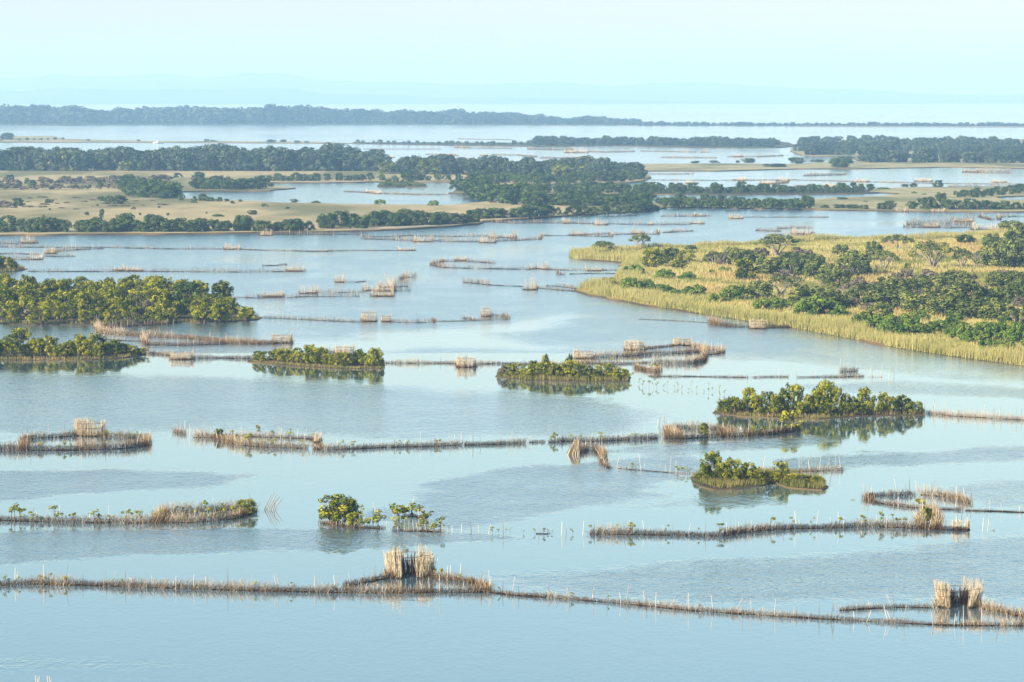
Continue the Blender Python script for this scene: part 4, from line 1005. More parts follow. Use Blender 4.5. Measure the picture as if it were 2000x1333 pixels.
PENS = [  # label, x0, x1, base, top
 ('crown-shaped jagged pen on the fence right of big wooded island', 707, 734, 629, 604), ('lower ragged pen right of the crown-shaped one', 746, 764, 629, 614),
 ('small peaked pen with a tall middle', 941, 958, 619, 597), ('lone column pen left of the reed peninsula tip', 1022, 1048, 567, 540),
 ('leftmost slim pen of the centre cluster', 654, 672, 552, 531), ('broad back pen of the centre cluster', 711, 768, 570, 545), ('tallest inner pen of the centre cluster', 742, 770, 562, 532), ('front round pen of the centre cluster', 725, 767, 580, 556),
 ('pale pen behind the wooded island, nearer the centre cluster', 585, 618, 574, 554), ('wide pen on the dark brush mound', 507, 551, 581, 562),
 ('left stub pen of the crescent trap', 860, 868, 511, 499), ('wider back pen of the crescent trap', 889, 912, 510, 497), ('jagged pen at the right end of the crescent trap', 1037, 1071, 527, 507), ('brown pen between crescent trap and reed spit', 1146, 1176, 530, 516),
 ('left pen in the front fence of the long upper trap', 808, 842, 473, 457), ('right pen in the front fence of the long upper trap', 938, 967, 475, 457), ('long pale pen at the back of the long upper trap', 958, 1006, 466, 449),
 ('pen on the thin dark trap line', 1115, 1143, 460, 445), ('wide bushy pen just above the reed spit', 1235, 1258, 457, 444), ('left pen of the long far fence under the trees', 1099, 1114, 437, 423), ('right pen of the long far fence under the trees', 1162, 1186, 440, 427),
 ('low double pen at the end of the sparse far fence', 1350, 1375, 438, 429), ('small pen inside the sparse far fence', 1266, 1276, 440, 432), ('long small pale pen at the end of the faint left fence', 779, 810, 490, 479),
 ('boxy pen on the long thin left fence', 438, 467, 488, 473), ('squat pale pen near the left edge', 56, 80, 508, 490), ('tall boxy pen at far left above the squat one', 40, 70, 475, 459), ('ragged dark pen at the fork of the left fence', 88, 110, 496, 481),
 ('spiky pen on the long low fence, left one', 221, 242, 529, 515), ('spiky low pen on the long low fence, right of the left one', 246, 278, 530, 518), ('tall end pen of the long low fence', 560, 594, 531, 511), ('pen against the left tree row shore', 509, 531, 461, 444),
 ('pen with grey top on the dense trap above the peninsula', 1550, 1589, 458, 443), ('boxy bright pen above the reed peninsula', 1611, 1640, 468, 453), ('pen just behind the peninsula trees', 1768, 1795, 468, 453), ('low pen left of the one behind the peninsula trees', 1748, 1766, 468, 460),
 ('bright pen at the right end of the dense palisade', 1903, 1957, 450, 433), ('pale pen at the back of the dense palisade', 1866, 1900, 434, 424), ('pale pen in the front row of the dense palisade', 1803, 1835, 445, 433),
 ('far pen on the fence under the mangrove strip', 1426, 1451, 428, 416), ('far low pen left of the fence gap under the mangrove strip', 1357, 1377, 423, 414), ('pale pen in front of the right shore trees, left', 1752, 1775, 415, 402), ('pale pen in front of the right shore trees, right', 1820, 1845, 415, 405),
 ('very far pen on the long upper right line, left', 1340, 1362, 359, 350), ('very far pen on the long upper right line, second', 1434, 1458, 353, 345), ('far double mound trap, upper pen', 1517, 1541, 354, 344), ('far double mound trap, lower pen', 1488, 1512, 360, 351), ('very far pen on the long upper right line, middle', 1674, 1697, 356, 347), ('very far wide pen on the upper right line', 1790, 1822, 355, 346), ('very far pen near right edge of the upper right line', 1940, 1966, 357, 348),
 ('far pen left of the mangrove strip', 1272, 1295, 367, 360), ('very far low pen beside the mangrove strip', 1612, 1632, 366, 357), ('left little pen in the pale left bay', 716, 727, 377, 368), ('right little pen in the pale left bay', 730, 745, 379, 370),
 ('pale mound pen among distant fences, left half', 1104, 1126, 299, 290), ('pale mound pen among distant fences, right half', 1124, 1147, 299, 288), ('distant pale pen beyond the forest, left', 719, 737, 309, 302), ('distant pale pen beyond the forest, right', 757, 770, 308, 303), ('distant long pale pen beyond the forest gap', 904, 924, 311, 306), ('distant pen below the pale mound', 1128, 1140, 310, 304), ('distant pen left of the pale mound', 866, 888, 303, 298), ('distant low pen in the middle of distant fences', 938, 952, 304, 299), ('distant low pen near the right wooded bank', 1432, 1450, 307, 300), ('distant low pen near the bank, left', 1370, 1384, 298, 293), ('distant low pen just behind the dome trees', 997, 1014, 321, 313), ('pen at the foot of the far right wood', 1884, 1915, 337, 328),
]
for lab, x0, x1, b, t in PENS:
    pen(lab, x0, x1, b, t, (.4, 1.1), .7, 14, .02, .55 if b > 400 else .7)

# ------------------------------------------------------------------ island trees
def grove(name, lst, sz=.06, kinds='mangrove'):
    n = len(lst); lst = sorted(lst); hs = [b - t for _, b, t, _ in [q[:4] for q in lst]]
    for i, q in enumerate(lst):
        x, b, t, w = q[:4]; w = w * (1.3 if 'shoreline' in name else 1.0); k = q[4] if len(q) > 4 else kinds; lk = q[5] + ' ' if len(q) > 5 else ''
        if not lk:
            lk = 'tallest ' if hs[i] == max(hs) else 'lowest ' if hs[i] == min(hs) else 'broad ' if w > (b - t) * 1.05 else 'slim ' if w < (b - t) * .7 else 'rounded '
        px_plant(k, x, b, t, w, '%s%s, %s from left on %s' % (lk, {'mangrove': 'mangrove', 'shrub': 'shrub', 'dry': 'reddish bush'}.get(k, 'tree'), ordinal(i), name), 'trees of ' + name, sz)

grove('the grass-rimmed island', [(502, 706, 687, 26), (520, 708, 687, 26), (540, 709, 684, 28), (557, 710, 680, 30), (575, 710, 686, 26), (592, 712, 690, 26), (604, 712, 675, 36), (622, 714, 680, 34), (637, 715, 692, 26), (655, 716, 692, 26), (668, 717, 688, 28), (683, 717, 692, 24), (700, 716, 684, 30), (716, 717, 694, 26), (732, 718, 681, 34), (744, 718, 700, 16), (630, 706, 684, 30), (580, 704, 680, 28), (672, 709, 690, 28), (552, 704, 686, 24), (708, 711, 690, 22)])
grove('the island with thin trees', [(986, 736, 713, 30, 'dry'), (1000, 737, 711, 28), (1016, 738, 712, 28), (1040, 738, 706, 32), (1054, 740, 710, 30), (1066, 735, 693, 14), (1075, 741, 707, 32), (1094, 741, 712, 32), (1112, 741, 704, 30), (1114, 736, 692, 12), (1134, 742, 712, 30), (1150, 742, 716, 26), (1176, 741, 712, 36), (1192, 741, 713, 34), (1206, 742, 720, 24), (1222, 742, 722, 20), (1030, 741, 722, 22), (1164, 743, 722, 20), (1200, 744, 726, 18)])
grove('the darkest island', [(1414, 808, 782, 34), (1432, 810, 776, 32), (1440, 805, 779, 28), (1465, 808, 759, 34), (1482, 812, 774, 30), (1500, 811, 766, 28), (1515, 814, 771, 30), (1530, 812, 760, 28), (1553, 811, 752, 36), (1566, 815, 784, 26), (1580, 813, 772, 28), (1596, 812, 762, 34), (1612, 811, 746, 40), (1632, 813, 756, 30), (1650, 813, 769, 30), (1664, 810, 776, 22), (1690, 810, 758, 38), (1682, 813, 787, 26), (1710, 811, 774, 28), (1725, 810, 768, 28), (1742, 811, 776, 26), (1758, 809, 772, 32), (1774, 809, 780, 26), (1790, 810, 785, 26), (1799, 808, 794, 14), (1618, 815, 788, 28)])
grove('the small grassy island', [(1392, 942, 886, 40), (1378, 944, 912, 30), (1410, 944, 908, 34), (1428, 944, 901, 38), (1440, 947, 918, 28), (1460, 945, 907, 38), (1478, 946, 920, 32), (1502, 946, 924, 26), (1528, 943, 905, 30), (1518, 946, 928, 20), (1545, 946, 930, 26), (1562, 946, 931, 28), (1575, 947, 932, 24), (1594, 948, 935, 28), (1606, 950, 940, 16), (1540, 950, 938, 18), (1360, 940, 930, 16)], .2)
grove('the low left island', [(-18, 700, 660, 46), (5, 699, 668, 36), (22, 692, 655, 38), (40, 692, 641, 44), (52, 701, 674, 34), (66, 696, 664, 34), (84, 700, 668, 32), (101, 697, 657, 34), (112, 701, 678, 28), (128, 698, 670, 34), (141, 697, 668, 30), (157, 698, 655, 34), (172, 699, 664, 34), (186, 697, 652, 36), (190, 701, 676, 26), (206, 697, 668, 32), (228, 696, 665, 38), (244, 695, 672, 28), (258, 695, 676, 30), (270, 694, 681, 22), (80, 686, 662, 32), (140, 686, 666, 32), (210, 688, 668, 28), (12, 686, 664, 34)])
px_plant('sapling', 284, 693, 677, 12, 'lone sprout in the water off the right tip of low left island', z=0)
def zone(x): return 'left end' if x < 170 else 'middle' if x < 340 else 'right end'
def wood():
    rows = [(632, 12, 34, 0), (624, 13, 44, 0), (613, 14, 50, 0), (602, 14, 52, 0), (592, 12, 50, 30), (582, 11, 46, 60), (575, 8, 44, 100)]
    for r, (yb, n, hp, cut) in enumerate(rows):
        lim = {0: 500, 1: 492, 2: 470, 3: 440, 4: 410, 5: 370, 6: 330}[r]
        for i in range(n):
            x = -40 + (lim + 40) * (i + U(.2, .8)) / n; y = yb + U(-3, 3) - (max(0, x - 380) / 130) * (6 if r == 0 else 0)
            s = scale_at(y); h = hp / 50 * 3.35 * U(.78, 1.12)
            if r == 0: h = U(1.9, 2.9)
            if x > 440: h *= .72
            plant('mangrove', at(x, y) + Vector((0, 0, .06)), h, U(1.05, 1.5), 'mangrove in the %s row at the %s of the big wooded island' % (('waterside', 'waterside', 'middle', 'middle', 'middle', 'back', 'back')[r], zone(x)), 'mangroves of the big wooded island')
wood()
for x, b, t, w, lb in ((375, 612, 556, 56, 'grey-green tallest dome-shaped tree near the right of big wooded island'), (55, 585, 541, 34, 'tall pointed mangrove at the top left of big wooded island'), (10, 585, 538, 36, 'tall mangrove at the left frame edge of big wooded island'), (445, 622, 584, 34, 'upright mangrove near the right tip of big wooded island'), (300, 600, 556, 36, 'pointed mangrove at the back middle of big wooded island'), (215, 595, 553, 40, 'leafy mangrove peak at the back of big wooded island')):
    px_plant('mangrove' if x != 375 else 'shore', x, b, t, w, lb, 'peaks of the big wooded island')
grove('the wooded corner at left', [(-10, 530, 503, 34), (8, 530, 500, 30), (22, 529, 506, 22), (30, 528, 512, 16)])

for x, b, hm_, lb in ((1573, 812, 1.9, 'bare grey tree among the mangroves of the darkest island'), (1655, 811, 2.2, 'bare branches over the right half of the darkest island'), (1092, 740, 1.8, 'bare grey shrub in the middle of the island with thin trees'), (630, 712, 1.8, 'bare twiggy tree in the middle of the grass-rimmed island'), (148, 690, 1.9, 'bare twiggy tree near the right of the low left island'), (118, 606, 3.6, 'bare tan tree inside the big wooded island, left'), (268, 606, 3.7, 'bare tan tree inside the big wooded island, middle'), (1470, 944, 1.1, 'bare twigs in the middle of the small grassy island')):
    tag(new('dead_tree', random.choice(BARE), None, at(x, b) + Vector((0, 0, .1)), U(0, 6), (hm_,) * 3), lb, 'dead tree', 'bare trees on the mangrove islands')
for k_, (x, b, t, w, lb) in enumerate(((170, 612, 578, 46, 'tan dry crown in the middle of the big wooded island'), (292, 622, 588, 44, 'tan dry crown above the waterside of the big wooded island'), (60, 626, 598, 44, 'brownish dry crown at the left of the big wooded island'), (1478, 806, 783, 26, 'brownish dry bush at the left back of the darkest island'))):
    px_plant('dry', x, b, t, w, lb)

# ------------------------------------------------------------------ reed peninsula: trees and shrubs
PEN_T = [
 ('acacia', 1251, 490, 459, 48), ('dome', 1180, 494, 474, 36), ('mangrove', 1272, 526, 488, 44), ('mangrove', 1297, 520, 489, 34), ('mangrove', 1337, 516, 492, 32), ('dome', 1312, 508, 488, 32), ('mangrove', 1325, 531, 511, 34), ('shrub', 1390, 539, 528, 12), ('dome', 1351, 492, 482, 20),
 ('acacia', 1394, 519, 493, 30), ('dry', 1414, 523, 500, 24), ('dome', 1437, 517, 493, 30), ('dome', 1462, 518, 491, 30), ('mangrove', 1452, 550, 509, 48), ('shrub', 1415, 534, 523, 28), ('acacia', 1518, 503, 460, 84), ('dome', 1500, 540, 506, 44), ('dome', 1520, 538, 504, 40), ('dome', 1548, 543, 508, 46), ('dome', 1570, 541, 510, 40), ('dome', 1563, 518, 497, 40),
 ('mangrove', 1185, 564, 545, 26), ('shrub', 1230, 572, 542, 36), ('shrub', 1262, 570, 547, 36), ('shrub', 1292, 573, 557, 46), ('shrub', 1300, 542, 527, 28), ('shrub', 1395, 596, 574, 18), ('shrub', 1425, 588, 560, 40), ('shrub', 1447, 588, 558, 40), ('dome', 1482, 586, 551, 42), ('acacia', 1525, 583, 540, 64), ('shrub', 1490, 612, 584, 44), ('shrub', 1515, 610, 582, 40), ('shrub', 1540, 606, 584, 34),
 ('shrub', 1595, 619, 580, 84), ('dome', 1590, 606, 563, 76), ('shrub', 1572, 622, 592, 44), ('shrub', 1622, 617, 588, 46),
 ('dome', 1641, 501, 480, 28), ('dome', 1655, 537, 497, 44), ('dome', 1678, 538, 494, 48), ('dome', 1706, 506, 474, 30), ('acacia', 1754, 491, 461, 58), ('acacia', 1728, 530, 493, 50), ('acacia', 1822, 528, 474, 92), ('dome', 1886, 478, 461, 32), ('acacia', 1880, 529, 489, 40), ('dome', 1935, 486, 459, 30), ('dome', 1970, 456, 434, 42), ('dome', 1987, 490, 446, 48), ('dome', 1945, 526, 480, 50), ('dome', 1975, 527, 472, 54), ('dome', 2008, 527, 470, 54), ('dome', 1955, 500, 470, 44), ('mangrove', 1771, 530, 517, 13),
 ('acacia', 1602, 564, 537, 28), ('dome', 1695, 581, 558, 52), ('dome', 1738, 577, 545, 48), ('dome', 1720, 608, 569, 64), ('dome', 1790, 581, 549, 56), ('dome', 1815, 571, 542, 56), ('dome', 1870, 561, 532, 50), ('dome', 1885, 603, 557, 68), ('dome', 1786, 615, 576, 60), ('dome', 1842, 621, 581, 58), ('dome', 1893, 626, 590, 58), ('dome', 1950, 631, 594, 58), ('dome', 1950, 566, 534, 44), ('dome', 1985, 566, 533, 44), ('dome', 1950, 599, 566, 44), ('dome', 1990, 602, 558, 46), ('acacia', 1985, 642, 606, 50), ('dome', 1830, 590, 562, 50), ('dome', 1760, 598, 570, 44), ('dome', 2030, 640, 600, 60), ('dome', 2035, 600, 560, 60),
 ('shrub', 1685, 648, 612, 48), ('shrub', 1712, 650, 616, 44), ('shrub', 1745, 652, 614, 46), ('shrub', 1778, 652, 612, 46), ('palm', 1825, 650, 620, 40), ('shrub', 1857, 646, 621, 34), ('shrub', 1880, 672, 632, 46), ('shrub', 1915, 672, 630, 50), ('shrub', 1955, 672, 630, 50), ('shrub', 1985, 676, 632, 44), ('shrub', 1930, 690, 664, 40), ('shrub', 1965, 692, 664, 38), ('shrub', 2025, 690, 640, 60), ('dome', 1640, 560, 530, 44), ('dome', 1618, 550, 520, 40), ('dome', 1592, 545, 512, 40),
]
def where(x, y):
    a = 'near tip' if x < 1330 else 'left half' if x < 1560 else 'middle' if x < 1760 else 'right side'
    b = 'far shore' if y < 510 else 'upper meadow' if y < 550 else 'central thicket' if y < 615 else 'waterside reeds'
    return '%s of reed peninsula, %s' % (a, b)
seen = {}
LK = dict(acacia='flat-topped pale-limbed umbrella tree', dome='dense grey-green domed tree', mangrove='dark green bushy tree', shrub='bright leafy shrub', dry='leafless purplish bush', palm='wild palm with arching fronds')
for k, x, b, t, w in sorted(PEN_T, key=lambda q: q[1]):
    ky = (k, where(x, b)); i = seen[ky] = seen.get(ky, -1) + 1
    px_plant(k, x, b, t - (b - t) * .04, w * 1.12, '%s, %s %s' % (LK[k], ordinal(i) + ' from left' if sum(1 for q in PEN_T if (q[0], where(q[1], q[2])) == ky) > 1 else 'only one', where(x, b)), 'trees and shrubs of the reed peninsula', .2)
for i, (x, b, t, lb) in enumerate(((1905, 529, 481, 'large bare tree with pale spreading limbs right of the widest umbrella tree'), (1653, 588, 553, 'small bare whitish tree left of the central thicket'), (1921, 578, 545, 'bare white tree among the right thicket'), (1713, 538, 508, 'leaning dead trunk beside a small umbrella tree'), (1575, 598, 560, 'bare branch top over the bright leafy shrubs'), (1955, 532, 515, 'small dead snag in the yellow grass strip on the right'), (1895, 600, 562, 'bare tan tree in the brown thicket'))):
    s = scale_at(b); h = (b - t) / s
    o = new('dead_tree', BARE[i % 3], None, at(x, b) + Vector((0, 0, .2)), U(0, 6), (h * .95,) * 3); tag(o, lb, 'dead tree', 'dead trees of the reed peninsula')

for n_, (x0, x1, y0, y1, k, kinds) in enumerate(((1600, 2040, 560, 636, 22, 'dome'), (1640, 2040, 545, 610, 20, 'dry'), (1380, 1720, 500, 560, 16, 'dome'), (1400, 1720, 500, 575, 16, 'dry'), (1900, 2050, 480, 530, 8, 'dome'), (1600, 2040, 618, 684, 34, 'shrub'), (1200, 1450, 530, 598, 10, 'shrub'))):
    for _ in range(k):
        x, y = U(x0, x1), U(y0, y1)
        if not inside(PEN, [x], [y])[0] or y > np.interp(x, [1250, 1550, 2000], [590, 634, 706]): continue
        h = U(.9, 2.2) if kinds != 'dome' else U(1.2, 2.7)
        plant(kinds, at(x, y) + Vector((0, 0, .2)), h, U(1.0, 1.5), ('low rounded scrub tree filling the thicket of the reed peninsula', 'greyish leafless scrub in the thicket of the reed peninsula', 'low rounded scrub tree in the upper meadow of the reed peninsula', 'greyish leafless scrub in the upper meadow of the reed peninsula', 'low scrub in the dark grove at the far right of the peninsula', 'low leafy shrub behind the waterside reeds of the peninsula', 'low leafy shrub near the tip of the reed peninsula')[n_], 'scrub of the reed peninsula %s' % ('thicket', 'thicket, leafless', 'upper meadow', 'upper meadow, leafless', 'right grove', 'waterside', 'tip')[n_])

# ------------------------------------------------------------------ reeds and grass
def blade_field(name, poly_px, dens, h0, h1, mat, tintf, keep=None, wid=.09, z=.22, maxn=230000):
    P = [at(*p) for p in poly_px]; xs = [p.x for p in P]; ys = [p.y for p in P]
    A = (max(xs) - min(xs)) * (max(ys) - min(ys)); n = int(A * dens)
    x = min(xs) + rng.random(n) * (max(xs) - min(xs)); y = min(ys) + rng.random(n) * (max(ys) - min(ys))
    k = inside([(p.x, p.y) for p in P], x, y); x, y = x[k], y[k]
    px = 1000 + x / y * F * 1.0; k = (px < 2070) & (px > -70); x, y = x[k], y[k]
    if keep is not None:
        k = keep(x, y); x, y = x[k], y[k]
    if len(x) > maxn: s = rng.choice(len(x), maxn, replace=False); x, y = x[s], y[s]
    n = len(x)
    h = h0 + (h1 - h0) * fbm(x / 6, y / 9, 12) * (.6 + .8 * rng.random(n))
    B = np.stack([x, y, np.full(n, z)], 1)
    lean = rng.normal(size=(n, 2)) * .16 * h[:, None] + np.array([.08, 0]) * h[:, None]
    w = wid * (.6 + .8 * rng.random(n)) * np.clip(y / 300, .8, 2)
    mb = MB(); mb.blades(B, h, w, lean, np.clip(tintf(x, y) + rng.normal(size=n) * .10, 0, 1))
    o = new(name, mb.mesh(name, mat)); o['kind'] = 'stuff'; return o
PW = [at(*p) for p in PEN]; PWA = np.array([[p.x, p.y] for p in PW])
def shore_dist(x, y, W_=PWA):
    d = np.full(len(x), 1e9)
    for i in range(len(W_)):
        a = W_[i]; b = W_[(i + 1) % len(W_)]; ab = b - a; L2 = ab @ ab + 1e-9
        t = np.clip(((x - a[0]) * ab[0] + (y - a[1]) * ab[1]) / L2, 0, 1)
        d = np.minimum(d, np.hypot(x - a[0] - t * ab[0], y - a[1] - t * ab[1]))
    return d
def reed_tint(x, y):
    px = 1000 + x / y * F; py = YH + F * H / y
    inner = np.clip((shore_dist(x, y) - 8) / 10, 0, 1)
    dry = fbm(x / 12, y / 22, 41); green = fbm(x / 8, y / 14, 51)
    edge = .46 - .22 * np.clip((green - .5) * 4, 0, 1)
    inn = np.where(dry > .52, .72, .50) + .25 * (fbm(x / 5, y / 8, 61) - .5)
    inn = np.where(fbm(x / 9, y / 16, 97) > .58, .14, inn)
    t = edge * (1 - inner) + inn * inner
    far = np.clip((520 - py) / 30, 0, 1) * (px < 1700)
    return t * (1 - far * .5) + far * .5 * .36
sparse = lambda x, y: (rng.random(len(x)) < np.clip(1.15 - shore_dist(x, y) / 40, .35, 1))
blade_field('reeds', PEN, 14, .25, .95, M['reed'], reed_tint, sparse, .065, .2)
blade_field('shore_reeds', PEN, 40, .45, 2.2, M['reed'], lambda x, y: .40 + .16 * (fbm(x / 7, y / 12, 71) - .5) * 2, lambda x, y: shore_dist(x, y) < 2.5 + 7 * fbm(x / 9, y / 9, 77) ** 2, .06, .05)
for k, dn, hh in (('verge', 30, .32), ('thin', 34, .62), ('dark', 30, .5), ('grassy', 60, .8), ('low', 20, .45), ('big', 9, .6), ('corner', 12, .8)):
    Wk = np.array([[at(*p).x, at(*p).y] for p in ISL[k]])
    blade_field('shore_grass', ISL[k], dn, hh * .5, hh * 1.2, M['tuft'], lambda x, y: .15 + .95 * fbm(x / 2, y / 4, 81), (lambda x, y: shore_dist(x, y, Wk) < 1.8) if k != 'grassy' else (lambda x, y: (fbm(x / 1.6, y / 3, 7) > .5) | (shore_dist(x, y, Wk) < .9)), .06, .05, 40000)

# ------------------------------------------------------------------ tree rows and woods behind
def row(kind, label, group, line, spacing, hm, rows=1, dy=4, wf=(1.2, 1.9), parts=False, z=.35, jit=1.2):
    for r in range(rows):
        x = line[0][0] + U(0, spacing)
        while x < line[-1][0]:
            y = float(np.interp(x, [p[0] for p in line], [p[1] for p in line])) - r * dy + U(-jit, jit) * .5
            h = U(*hm) * U(.75, 1.15) * (1 + .35 * (float(vnoise(x / 40, y, 5)) - .5))
            lb = label if isinstance(label, str) else label(x, r, rows)
            plant(kind, at(x, y) + Vector((0, 0, z)), h, U(*wf), lb, group, parts)
            x += spacing * U(.6, 1.4)
def thirds(name, x0, x1, kinds=('left', 'middle', 'right')):
    def f(x, r, rows):
        i = min(2, int((x - x0) / (x1 - x0) * 3))
        rr = '' if rows == 1 else ('front row, ' if r == 0 else 'back rows, ')
        return 'tree in %s%s third of %s' % (rr, kinds[i], name)
    return f
V1 = [(20, 455, 422, 26), (45, 456, 428, 22), (-5, 457, 432, 26), (62, 457, 432, 26), (80, 457, 426, 28), (104, 456, 426, 30), (124, 456, 430, 24), (158, 456, 431, 28), (190, 456, 426, 28), (180, 456, 430, 24), (225, 456, 428, 26), (245, 454, 418, 28), (265, 455, 430, 26), (293, 455, 420, 28), (310, 456, 424, 26), (334, 456, 430, 24), (350, 455, 427, 26), (375, 456, 430, 26), (396, 455, 427, 28), (420, 455, 430, 26), (442, 455, 432, 26), (470, 454, 422, 28), (482, 454, 423, 26), (502, 455, 431, 26), (520, 455, 433, 22), (546, 454, 434, 22), (560, 454, 430, 22), (580, 454, 429, 26), (604, 453, 433, 18), (278, 456, 434, 24), (210, 457, 434, 22)]
V1 = [q + ('shore',) for q in V1]
grove('the far left shoreline row', V1)
px_plant('shore', 199, 430, 411, 10, 'small pointed conifer-like tree alone behind the left shoreline row')
V2 = [(632, 449, 421, 24), (646, 450, 417, 26), (668, 446, 414, 28), (690, 445, 418, 26), (705, 450, 424, 26), (718, 446, 420, 24), (736, 444, 414, 28), (755, 443, 412, 28), (770, 445, 416, 26), (788, 443, 409, 28), (803, 443, 414, 26), (822, 443, 412, 28), (838, 443, 416, 26), (856, 442, 415, 26), (872, 441, 417, 26), (888, 440, 418, 26), (905, 438, 418, 26), (920, 437, 411, 26), (938, 430, 408, 26), (960, 429, 407, 28), (980, 429, 408, 28), (1008, 428, 407, 28), (1030, 427, 400, 32), (1055, 426, 395, 36), (1070, 425, 402, 26)]
grove('the taller shoreline row left of centre', [q + ('shore',) for q in V2])
grove('the shoreline row right of centre', [(x, b, t, w, 'shore') for x, b, t, w in ((1090, 423, 406, 12), (1122, 422, 402, 26), (1140, 422, 403, 22), (1158, 420, 405, 22), (1185, 420, 399, 28), (1210, 420, 404, 20), (1230, 419, 401, 22), (1252, 414, 393, 26), (1263, 413, 390, 26), (1280, 412, 402, 14))])
row('shore', thirds('the clump on the point behind the pale bay', 895, 1070), 'trees of the point behind the pale bay', [(900, 384), (930, 390), (960, 398), (1000, 402), (1060, 404)], 17, (4.2, 5.6), 2, 9)
row('shore', thirds('the low belt right of the point', 1060, 1275), 'trees of the low belt', [(1062, 403), (1160, 405), (1270, 404)], 15, (2.6, 3.6), 2, 5)
row('shore', thirds('the second low belt behind the point', 1045, 1280), 'trees of the second low belt', [(1045, 379), (1150, 380.5), (1278, 379.5)], 17, (2.4, 3.4), 2, 4)
px_plant('shore', 1190, 378, 356, 28, 'dome-shaped tree standing up from the second low belt'); px_plant('shore', 925, 372, 340, 34, 'tallest broad tree at the back of the point'); px_plant('shore', 945, 374, 345, 34, 'second tallest broad tree at the back of the point')
row('shore', thirds('the thin tree line under the domed forest', 520, 900), 'trees of the thin line under the forest', [(525, 355.5), (640, 356), (740, 355), (900, 354.5)], 17, (2.2, 3.6), 1)
row('shore', thirds('the thin line left of the forest end', 930, 1265), 'trees of the line at the forest end', [(930, 358), (1020, 361), (1120, 360), (1225, 356), (1258, 352)], 17, (2.6, 4.0), 2, 4)
row('shore', thirds('the thicket beside the bay inlet', 370, 560), 'trees of the thicket by the inlet', [(380, 371), (440, 372.5), (515, 371.5)], 15, (3.0, 4.6), 2, 6)
row('shore', thirds('the thicket at the bay corner', 240, 345), 'trees of the thicket at the bay corner', [(245, 383), (280, 388), (330, 391), (345, 389)], 15, (3.6, 5.0), 3, 5)
grove('the tawny left meadow', [(233, 401, 382, 38, 'shore'), (200, 395, 384, 22, 'shore'), (94, 399, 389, 15, 'shore'), (35, 405, 388, 24, 'shore'), (12, 405, 392, 36, 'dry'), (353, 394, 381, 12, 'shore'), (381, 394, 384, 10, 'shore'), (394, 395, 379, 20, 'shore'), (410, 396, 386, 18, 'shore'), (430, 396, 386, 14, 'shore'), (443, 396, 389, 12, 'shore'), (470, 397, 390, 8, 'shore'), (617, 399, 392, 20, 'shrub'), (742, 402, 389, 26, 'shrub'), (847, 404, 391, 22, 'shrub'), (425, 426, 418, 24, 'shrub'), (345, 349, 338, 16, 'shore'), (390, 351, 336, 22, 'shore'), (250, 362, 341, 34, 'shore'), (225, 361, 345, 30, 'dry')])
row('dry', 'dull purplish scrub bush on the left meadow beside the forest', 'purplish scrub of the left meadow', [(-20, 373), (60, 374), (180, 372), (330, 368)], 22, (1.8, 3.2), 2, 12, (1.1, 1.8), True)
row('shore', 'low green bush among the purplish scrub of the left meadow', 'green bushes among the scrub', [(-20, 366), (120, 370), (300, 366)], 36, (1.4, 2.8), 2, 11, (1.1, 1.7))
row('shore', 'tiny dark bush dotted on the tan left meadow', 'dots of bush on the left meadow', [(20, 425), (300, 420), (620, 416)], 75, (.4, 1.3), 2, 14, (1.2, 2.6), jit=12)
row('dry', 'low brown scrub patch on the tan left meadow', 'brown scrub patches on the left meadow', [(-20, 412), (200, 408), (330, 402)], 30, (.25, .5), 3, 9, (3.0, 7.0), True, jit=8)
row('shrub', 'small bush on the islet in the pale left bay', 'bushes of the islet', [(742, 365), (790, 366), (826, 366)], 9, (1.2, 2.0), 1, 2, (.8, 1.1))
row('shore', 'low tree on the islet in the pale left bay', 'trees of the islet', [(748, 362), (790, 362.5), (815, 362.5)], 12, (1.8, 2.6), 1, 2, (.9, 1.2))
row('forest', thirds('the domed forest at left', -20, 748), 'trees of the domed forest', [(-20, 335), (300, 335), (600, 336), (738, 336)], 23, (7.0, 9.6), 3, 4.0, (1.0, 1.5))
for x, t, w in ((140, 290, 60), (40, 288, 60), (415, 283, 70), (380, 289, 56), (450, 292, 60), (545, 290, 44), (690, 299, 60), (610, 297, 60), (250, 293, 60), (205, 292, 50)):
    px_plant('forest', x, 331, t, w, 'high-crowned tree standing above the domed forest at left', 'high crowns of the domed forest', parts=False)
row('forest', thirds('the domed forest right of the gap', 765, 1262), 'trees of the forest right of the gap', [(775, 341), (900, 343), (1100, 346), (1200, 350), (1255, 351)], 22, (5.0, 7.0), 2, 5, (1.0, 1.4))
for x, b, t, w in ((860, 341, 305, 60), (800, 339, 308, 50), (955, 342, 307, 66), (1130, 345, 319, 60), (1215, 350, 323, 60), (1240, 351, 328, 44), (1065, 344, 318, 56)):
    px_plant('forest', x, b, t, w, 'large rounded crown rising in the forest right of the gap', 'large crowns right of the gap', parts=False)
row('shore', thirds('the mangrove strip at right centre', 1250, 1700), 'trees of the mangrove strip', [(1235, 379.5), (1400, 380), (1600, 379.5), (1700, 378)], 15, (1.7, 2.6), 2, 3.5, (1.0, 1.4))
for x, t in ((1350, 359), (1447, 356), (1490, 361), (1640, 359), (1400, 362), (1525, 363)):
    px_plant('shore', x, 377, t, 22, 'taller dark tree poking above the mangrove strip', 'tall trees of the mangrove strip', parts=False)
row('shore', thirds('the nearer mangrove strip at right', 1285, 1600), 'trees of the nearer mangrove strip', [(1285, 407), (1400, 408.5), (1500, 409.5), (1590, 411)], 13.5, (2.2, 3.1), 2, 4, (1.0, 1.35))
